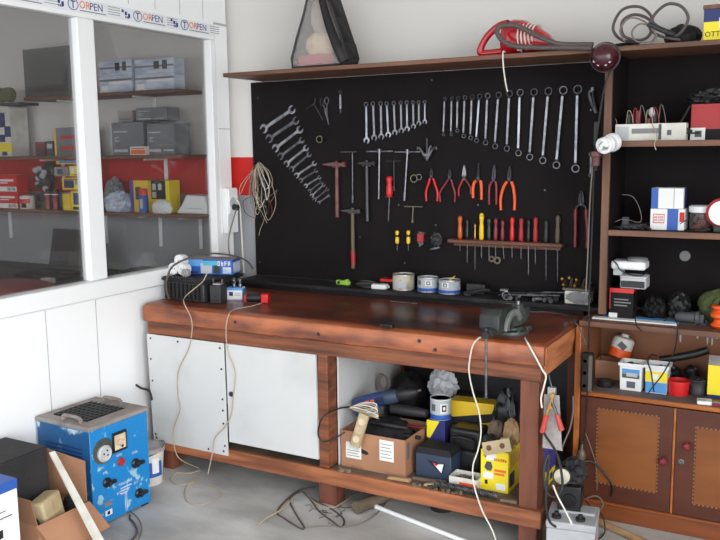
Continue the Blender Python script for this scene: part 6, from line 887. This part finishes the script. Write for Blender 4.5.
# black box, open carton, white box, plank
t = thing('speaker_box', 'black wooden box standing left of the blue welder', 'box', (.165, -1.915, 0)); G().b(-.135, .135, -.12, .12, 0, .452).build('box_body', 'charcoal', t, bevel=.003); G().b(-.13, .13, -.115, .115, .4522, .455).build('dusty_top', 'dust', t); g = G(); [g.lathe([(.007, 0), (.006, .002), (0, .003)], 10, (.1352, y, z), 'x') for y, z in ((-.05, .40), (.02, .34), (.09, .33), (.1, .42))]; g.build('screw_heads', 'dsteel', t)
x0, x1, y0, y1, zr = .315, .455, -1.995, -1.715, .20; t = thing('open_carton', 'open brown carton with spread flaps in front of the blue welder', 'carton', (x0, y0, 0)); W = x1 - x0; D = y1 - y0; e = .004; g = G()
for q in ((0, W, 0, e), (0, W, D - e, D), (0, e, e, D - e), (W - e, W, e, D - e)): g.b(*q, 0, zr)
g.b(e, W - e, e, D - e, 0, e).build('carton_walls', 'card', t)
G().hexa([(-.12, D + .0, zr - .03), (W - .02, D - .0, zr - .03), (W - .02, D + .004, zr - .03), (-.12, D + .004, zr - .03), (-.14, D + .012, .395), (W - .03, D + .012, .375), (W - .03, D + .016, .375), (-.14, D + .016, .395)]).build('back_flap', 'card', t)
G().hexa([(W, -.01, zr - .003), (W + .085, .02, .085), (W + .085, D + .03, .085), (W, D, zr - .003), (W, -.01, zr + .001), (W + .088, .02, .088), (W + .088, D + .03, .088), (W, D, zr + .001)]).build('side_flap', 'card', t)
G().hexa([(0, -.004, zr), (W, -.004, zr), (W, 0, zr), (0, 0, zr), (.0, -.012, .31), (W - .02, -.012, .31), (W - .02, -.008, .31), (.0, -.008, .31)]).build('front_flap', 'carddk', t)
t2 = thing('wrapped_parcel', 'beige paper-wrapped parcel lying in the open carton', 'parcel', (.385, -1.865, .13), rot=(.1, -.15, .25)); G().b(-.038, .04, -.075, .06, 0, .145).build('parcel_body', 'beige', t2, bevel=.012, seg=3); G().b(.0405, .0415, -.06, .05, .06, .064).b(.0405, .0415, -.01, -.006, .01, .13).build('fold_lines', 'rawwood', t2)
solo(G().blob((.40, -1.968, .15), (.032, .016, .05), .3, 2.6, 97), 'fluffy_wool', 'dust', 'dark wool lump in front of the parcel in the open carton', 'wool'); solo(G().blob((.385, -1.752, .165), (.042, .022, .06), .3, 2.6, 98), 'cable_lump', 'gun', 'dark tangled lump behind the parcel in the open carton', 'cables')
a = Vector((.335, -1.80, .435)); b = Vector((.745, -1.86, .0)); d = (b - a); t = thing('white_strip', 'long white board strip leaning across the open carton', 'board', b); u = d.normalized(); s_ = Vector((0, 1, 0)); s_ = (s_ - u * s_.dot(u)).normalized(); nrm = u.cross(s_)
q = [];
for P_, o_ in ((-d, .013), (Vector((0, 0, 0.001)), .024)):
    for k, m_ in ((-1, -1), (1, -1), (1, 1), (-1, 1)): q.append(P_ + s_ * k * o_ + nrm * m_ * .004)
G().hexa(q).build('strip_board', 'offwhite', t); G().add([q[0] + nrm * -.0006, q[1] + nrm * -.0006, q[1] * .97 + nrm * -.0006, q[0] * .97 + nrm * -.0006], [(0, 1, 2, 3)]).build('cut_end', 'greyl', t)
t = thing('printed_box', 'white box with a blue top standing at the left front', 'box', (.365, -2.33, 0)); G().b(-.16, .165, -.17, .19, 0, .435).build('carton_body', 'paper', t, bevel=.002); G().b(-.162, .167, -.172, .192, .4355, .475).build('lid', 'blue', t, bevel=.002)
decor(t, (.33, .38, .42), [('r', .74, .62, .80, .70, 'dink', 'picture'), ('r', .84, .46, .9, .56, 'mgrey', 'recycling_mark'), ('r', .5, .86, .85, .87, 'ink', 'print_line'), ('r', .45, .80, .92, .812, 'ink', 'print_line')])
G().b(-.165, .05, .05, .194, .4755, .479).build('film_corner', 'bluew', t)
# ================================================================== THE OFFICE BEHIND THE GLASS
def oshelf(l, r, z, lb, br):
    t = thing('office_shelf', lb, 'shelf', ((l + r) / 2, 0, z)); G().b((l - r) / 2, (r - l) / 2, -.25, -.001, -.022, 0).build('shelf_board', 'wshelf', t, bevel=.002)
    for x in br: x -= (l + r) / 2; G().b(x - .014, x + .014, -.012, -.001, -.24, -.0225).b(x - .012, x + .012, -.2, -.013, -.034, -.0225).build('bracket', 'white', t, bevel=.003)
    return t
OA = 2.105; OB = 1.71; OC = 1.345
oshelf(-1.57, -.23, OA, 'upper office shelf holding the pale blue boxes, seen through glass', (-.62, -1.3)); oshelf(-2.3, -.20, OB, 'middle office shelf holding the grey boxes, seen through glass', (-.55, -1.5)); oshelf(-2.9, -.07, OC, 'lowest long office shelf with cans and packages behind the glass', (-.28, -.62, -1.12, -2.1))
def opk(name, lb, l, r, top, z, m, pr=(), tx=(), y=-.21, d=.15, cat='box', grp=None): a = at(l, 150, y=y).x; b = at(r, 150, y=y).x; hh = at((l + r) / 2, top, y=y).z - z; return pack(name, lb, cat, ((a + b) / 2, y + d / 2, z + .0005), (b - a, d, hh), m, pr, tx, group=grp)
PB = [('f', .05, .06, .24, .22, 'paper', 'label'), ('f', .3, .28, .95, .34, 'paper', 'print_line'), ('f', .1, .5, .9, .56, 'greyl', 'print_wave'), ('f', 0, .74, 1, .80, 'greyb', 'print_wave'), ('f', .5, .68, .64, .92, 'charcoal', 'picture'), ('f', .72, .66, .84, .94, 'charcoal', 'picture'), ('f', 0, .36, 1, .42, 'greyb', 'print_wave')]
opk('headlamp_carton', 'pale blue printed carton, left one on the upper office shelf', 103.5, 135.5, 60, OA, 'bluew', PB, d=.1); opk('headlamp_carton', 'larger pale blue printed carton, right one on the upper office shelf', 138.5, 177, 58.5, OA, 'bluew', PB, d=.1)
PG = [('f', .06, .7, .5, .74, 'greyl', 'print_line'), ('f', .1, .42, .24, .56, 'greyl', 'logo'), ('f', .13, .45, .24, .53, 'greyb', 'logo_hole'), ('f', .06, .1, .5, .18, 'greyl', 'print_line'), ('f', .3, .3, .95, .34, 'mgrey', 'print_line'), ('f', .6, .12, .94, .17, 'greyl', 'print_line')]
g1 = opk('grey_carton', 'grey printed carton, left one on the middle office shelf', 112.5, 144, 122.5, OB, 'greyb', PG); g2 = opk('grey_carton', 'darker grey printed carton, right one on the middle office shelf', 147.5, 175, 123.5, OB, 'greyb', PG)
zt_ = at(160, 122, y=-.21).z + .012; opk('grey_carton', 'narrow grey carton lying across the two lower grey cartons', 137.5, 168, 107.5, zt_, 'greyb', PG, y=-.2, d=.12)
a = opk('thin_carton', 'small pale carton standing on the left grey carton', 119.5, 134, 110.5, zt_ - .004, 'greyc', [('f', .1, .2, .9, .3, 'ink', 'print_line')], y=-.18, d=.08)
opk('small_packet', 'small white and orange packet before the grey cartons', 130, 146, 146.5, OB, 'offwhite', [('f', .06, .1, .94, .6, 'orangei', 'print'), ('f', .1, .7, .9, .8, 'redink', 'print_line')], y=-.245, d=.03)
opk('dark_carton', 'large dark grey carton on the upper office shelf behind the mullion', 29, 76, 47, OA, 'dgrey', [('f', .1, .1, .9, .9, 'charcoal', 'print_panel')], y=-.2, d=.18)
opk('filter_carton', 'grey carton with red lettering at the middle office shelf', 55, 84, 127.5, OB, 'greyb', [('f', .2, .60, .85, .72, 'redink', 'red_print'), ('f', .2, .22, .85, .34, 'redink', 'red_print'), ('f', 0, 0, .06, 1, 'yellow', 'yellow_edge')])
opk('red_carton', 'small dark red carton left of the grey red-lettered carton', 35.5, 45, 142, OB, 'maroon', [('f', .1, .1, .9, .5, 'dgrey', 'print')]); opk('grey_packet', 'little grey packet between the red and grey cartons', 46.5, 53, 141, OB, 'dgrey', [('f', .1, .5, .9, .8, 'greyl', 'print')])
opk('oil_carton', 'tall blue, white and yellow checked carton at the left office shelf', -12, 12, 108, OB, 'offwhite', [('f', .5, .6, .8, .9, 'navy', 'blue_check'), ('f', .75, .4, 1, .62, 'navy', 'blue_check'), ('f', .5, .3, .75, .45, 'navy', 'blue_check'), ('f', .5, .08, 1, .28, 'lemon', 'yellow_check'), ('f', .6, .02, .8, .10, 'navy', 'blue_check')])
t = thing('pulley_pair', 'two mossy green round pulleys high at the left office wall', 'pulley', (at(3, 95, y=-.2).x, -.2, at(3, 95, y=-.2).z))
for dx in (-.03, .05): G().lathe([(.05, .03), (.052, .02), (.04, .01), (.052, 0), (.05, -.01), (.015, -.012), (0, -.012)], 22, (dx, .0, 0), 'y').build('pulley_wheel', 'moss', t)
G().b(-.1, .12, .03, .199, -.07, -.052).build('wall_bracket', 'dgrey', t)
# lowest office shelf
for i, (tp, z0, s_) in enumerate(((195, OC, 'lower'), (175, None, 'upper'))):
    zz = OC if i == 0 else OC + .118; h0 = .117; l = at(-10, 190, y=-.21).x; r = at(18, 190, y=-.21).x; pack('brake_pad_box', f'red and white printed carton, {s_} of two at the left of the office shelf', 'box', ((l + r) / 2, -.17, zz + .0005), (r - l, .10, h0), 'red', [('f', 0, .02, 1, .30, 'paper', 'white_band'), ('f', .4, .62, .9, .74, 'paper', 'print'), ('f', .4, .5, .7, .56, 'paper', 'print')], [('f', '~5', .82, .16, .022, 'dink')])
x = at(23, 205, y=-.23).x; t = thing('paste_jar', 'white jar with red and black label on the office shelf', 'jar', (x, -.19, OC + .0005)); G().lathe([(0, 0), (.05, 0), (.052, .07), (.05, .09), (.02, .098), (0, .098)], 20).build('jar_body', 'offwhite', t); patch(t, .052, .04, .07, -70, 70, 'red', 'red_band'); patch(t, .053, .01, .04, 0, 40, 'dink', 'black_label')
x = at(25, 205, y=-.1).x; t = thing('clear_jar', 'grey glass jar behind the white paste jar', 'jar', (x - .075, -.052, OC + .0005)); G().lathe([(0, 0), (.05, 0), (.05, .09), (.04, .1), (.04, .108), (0, .108)], 18).build('jar_body', 'greyc', t); G().lathe([(.043, .1085), (.043, .125), (0, .126)], 18).build('lid', 'mgrey', t)
for i, px in enumerate((48.5, 56)):
    x = at(px, 205, y=-.2).x; t = thing('dark_bottle', ('dark red bottle with white neck ring, left of two on office shelf', 'dark red bottle with white neck ring, right of two on office shelf')[i], 'bottle', (x, -.2, OC + .0005)); G().lathe([(0, 0), (.024, 0), (.026, .09), (.015, .115), (.013, .125), (0, .125)], 16).build('bottle_body', 'dred', t); G().lathe([(.0165, .1), (.024, .101), (.024, .107), (.016, .109)], 16).build('white_ring', 'paper', t); G().cyl((0, 0, .1255), (0, 0, .142), .015, n=14).build('cap', 'blackp', t)
YL = [('f', .08, .12, .5, .8, 'navy', 'dark_picture'), ('f', .55, .4, .92, .85, 'greyc', 'picture'), ('f', .1, .84, .9, .92, 'navy', 'print_line')]
opk('wiper_package', 'yellow package with dark arcs standing on the office shelf', 68, 84, 191, OC, 'lemon', [('f', .15, .3, .5, .9, 'navy', 'arc_picture'), ('f', .55, .3, .85, .9, 'navy', 'arc_picture'), ('f', .1, .05, .9, .2, 'dink', 'print_line')], y=-.22, d=.1)
opk('yellow_package', 'plain yellow package left of the arc-printed one', 59.5, 67.4, 194, OC, 'yellow', [('f', .1, .1, .9, .3, 'lemon', 'print')], y=-.22, d=.1)
zq = at(70, 190, y=-.2).z + .004; opk('yellow_package', 'yellow and black package lying on the two yellow ones', 60, 84, 178, zq, 'lemon', YL, y=-.21, d=.1)
zq2 = at(70, 177, y=-.2).z + .004; opk('grey_package', 'grey and yellow package, second from top of the office pile', 53, 67, 167, zq2, 'greyc', [('f', .2, .2, .6, .8, 'dgrey', 'print')], y=-.2, d=.1); opk('yellow_package', 'yellow package with white strip beside the grey one', 68, 84, 166, zq2, 'lemon', [('f', .1, .3, .3, .9, 'paper', 'strip'), ('f', .3, .1, .8, .2, 'redink', 'print_line')], y=-.2, d=.1)
zq3 = at(70, 165, y=-.2).z + .004; opk('yellow_package', 'dull yellow tall package, topmost of the office pile', 55, 84, 160.5, zq3, 'yellow', [('f', .1, .3, .8, .95, 'sky', 'blue_panel')], y=-.19, d=.1)
x = at(44, 180, y=-.08).x; t = thing('hanging_parts', 'cluster of grey and green small parts hanging below the middle office shelf', 'parts', (x + .03, -.075, OC + .0005)); g = G(); rn = random.Random(44)
for i in range(22): g.blob((rn.uniform(-.06, .04), rn.uniform(-.03, .04), .04 + i * .0125), (.026, .02, .016), .4, 2.2, i, flat=False)
g.build('grey_parts', 'dgrey', t); g = G(); [g.blob((rn.uniform(-.06, .05), -.05, rn.uniform(.13, .31)), (.018, .012, .014), .4, 2, 60 + i, flat=False) for i in range(8)]; g.build('pale_parts', 'greyl', t); g = G(); [g.blob((rn.uniform(-.05, .04), -.05, rn.uniform(.15, .24)), (.026, .012, .02), .4, 2, 80 + i, flat=False) for i in range(3)]; g.build('green_parts', 'dgreen', t); G().cyl((0, 0, .0), (0, 0, .06), .03, n=10).build('foot', 'gun', t)
# right part of the lowest shelf
opk('lamp_package', 'yellow package with dark picture beside the spray can', 128, 146, 180.5, OC, 'yellow', [('f', .3, .4, .6, .8, 'dgrey', 'picture'), ('f', .0, .0, .2, 1, 'purple', 'violet_edge')], y=-.19, d=.08); opk('fuse_package', 'yellow and black package with printed grid behind the spray can', 148.5, 167.5, 180.5, OC, 'lemon', [('f', 0, .42, .8, 1, 'dink', 'black_panel'), ('f', .1, .7, .3, .9, 'greyl', 'picture'), ('f', .42, .7, .6, .9, 'greyl', 'picture'), ('f', .1, .46, .3, .64, 'greyl', 'picture'), ('f', .1, .1, .8, .16, 'redink', 'print_line')], y=-.16, d=.1)
x = at(142.5, 200, y=-.23).x; t = thing('spray_can', 'blue spray can with a red cap on the office shelf', 'spray can', (x, -.22, OC + .0005)); G().lathe([(0, 0), (.029, 0), (.03, .004), (.03, .105), (.026, .112)], 20).build('can_body', 'blue', t); G().lathe([(.028, .1125), (.028, .152), (.026, .155), (0, .155)], 20).build('cap', 'red', t); patch(t, .030, .03, .09, -10, 30, 'greyl', 'print')
x = at(160, 208, y=-.2).x; solo(G().blob((x + .03, -.215, OC + .034), (.065, .02, .042), .3, 2, 120), 'clear_bag', 'gauze', 'crumpled clear plastic bag on the office shelf', 'bag'); x = at(118, 205, y=-.2).x; solo(G().blob((x, -.19, OC + .05), (.08, .05, .06), .45, 2.2, 121), 'bag_of_parts', 'bluew', 'crumpled bluish bag of parts left of the spray can', 'bag'); x = at(112, 190, y=-.1).x; solo(G().blob((x, -.08, OC + .085), (.06, .04, .10), .4, 2.4, 122), 'parts_heap', 'mgrey', 'grey heap of small parts behind the bluish bag', 'parts')
x0 = at(177, 210, y=-.17).x; x1 = at(208, 210, y=-.17).x; t = thing('styrofoam_block', 'white sloping foam block at the right end of the office shelf', 'foam', ((x0 + x1) / 2, -.12, OC + .0005)); w = (x1 - x0) / 2; G().prism([(-w, 0), (w, 0), (w, .06), (w * .8, .112), (-w * .3, .118), (-w * .6, .06)], -.06, .06).build('foam_body', 'white', t, bevel=.008, seg=3); G().b(-w * .2, w * .7, -.0612, -.0602, .03, .036).build('foam_groove', 'greyl', t)
# desk, laptop, red table
t = thing('office_desk', 'dark office desk under the long shelf behind the glass', 'desk', (-1.35, -.36, 0)); G().b(-1.1, 1.25, -.34, .34, .905, .93).build('desk_top', 'officedesk', t, bevel=.003)
for x in (-1.05, 1.2):
    for y in (-.3, .3): G().b(x - .025, x + .025, y - .025, y + .025, 0, .9045).build('leg', 'officedesk', t)
G().b(-1.0, 1.15, .30, .32, .4, .9).build('back_board', 'dgrey', t)
lx = at(68, 260, y=-.3).x; t = thing('laptop', 'open black laptop standing on the dark office desk', 'laptop', (lx, -.36, .9305)); G().b(-.22, .20, -.2, .06, 0, .024).build('keyboard_base', 'black', t, bevel=.004); s = G().hexa([(-.2, .062, .02), (.2, .062, .02), (.2, .078, .02), (-.2, .078, .02), (-.2, .125, .29), (.2, .125, .29), (.2, .139, .29), (-.2, .139, .29)]).build('screen_lid', 'charcoal', t, bevel=.003); G().hexa([(-.18, .0655, .045), (.18, .0655, .045), (.18, .0665, .045), (-.18, .0665, .045), (-.18, .1205, .275), (.18, .1205, .275), (.18, .1215, .275), (-.18, .1215, .275)]).build('screen_glass', 'blackp', s); g = G(); [g.b(-.18 + .03 * i, -.155 + .03 * i, -.1 + .03 * j, -.078 + .03 * j, .0242, .0262) for i in range(12) for j in range(4)]; g.build('keys', 'blackp', t)
q = at(48, 281.5, z=.94); t = pack('white_card', 'small white box lying before the black laptop', 'box', (q.x, q.y, .9305), (.075, .05, .03), 'greyl', [('t', .1, .1, .9, .9, 'paper', 'top_print')])
q = at(3, 297, z=.985); t = thing('round_table', 'round red-topped table behind the left office pane', 'table', (-.86, -1.22, 0)); G().lathe([(0, .955), (.38, .955), (.4, .965), (.4, .978), (.385, .985), (0, .985)], 40).build('tabletop', 'officered', t); G().lathe([(0, 0), (.2, 0), (.2, .02), (.04, .04), (.035, .954), (0, .954)], 20).build('pedestal', 'dgrey', t)
x = at(137, 266, y=-.25).x; t = thing('black_stapler', 'low black office machine on the desk seen in the right pane', 'machine', (x + .05, -.22, .9305)); G().b(-.16, .14, -.09, .1, 0, .05).build('machine_body', 'blackp', t, bevel=.01); G().b(-.1, .1, -.06, .08, .0505, .06).build('top_cover', 'charcoal', t, bevel=.004)
# ================================================================== LIGHT
wd = bpy.data.worlds.new('world'); S.world = wd; wd.use_nodes = True; bg = wd.node_tree.nodes['Background']; bg.inputs[0].default_value = (.93, .97, 1, 1); bg.inputs[1].default_value = 2.2
sd = bpy.data.lights.new('daylight', 'SUN'); sd.energy = 2.8; sd.angle = R(55); so = bpy.data.objects.new('daylight', sd); COL.objects.link(so); so.rotation_euler = Vector((-.82, .52, -.24)).to_track_quat('-Z', 'Y').to_euler()
S.view_settings.view_transform = 'Standard'; S.view_settings.look = 'None'; S.view_settings.gamma = 1; S.view_settings.use_curve_mapping = False; S.view_settings.exposure = .30
S.cycles.use_denoising = True; S.cycles.max_bounces = 8; S.cycles.transparent_max_bounces = 12
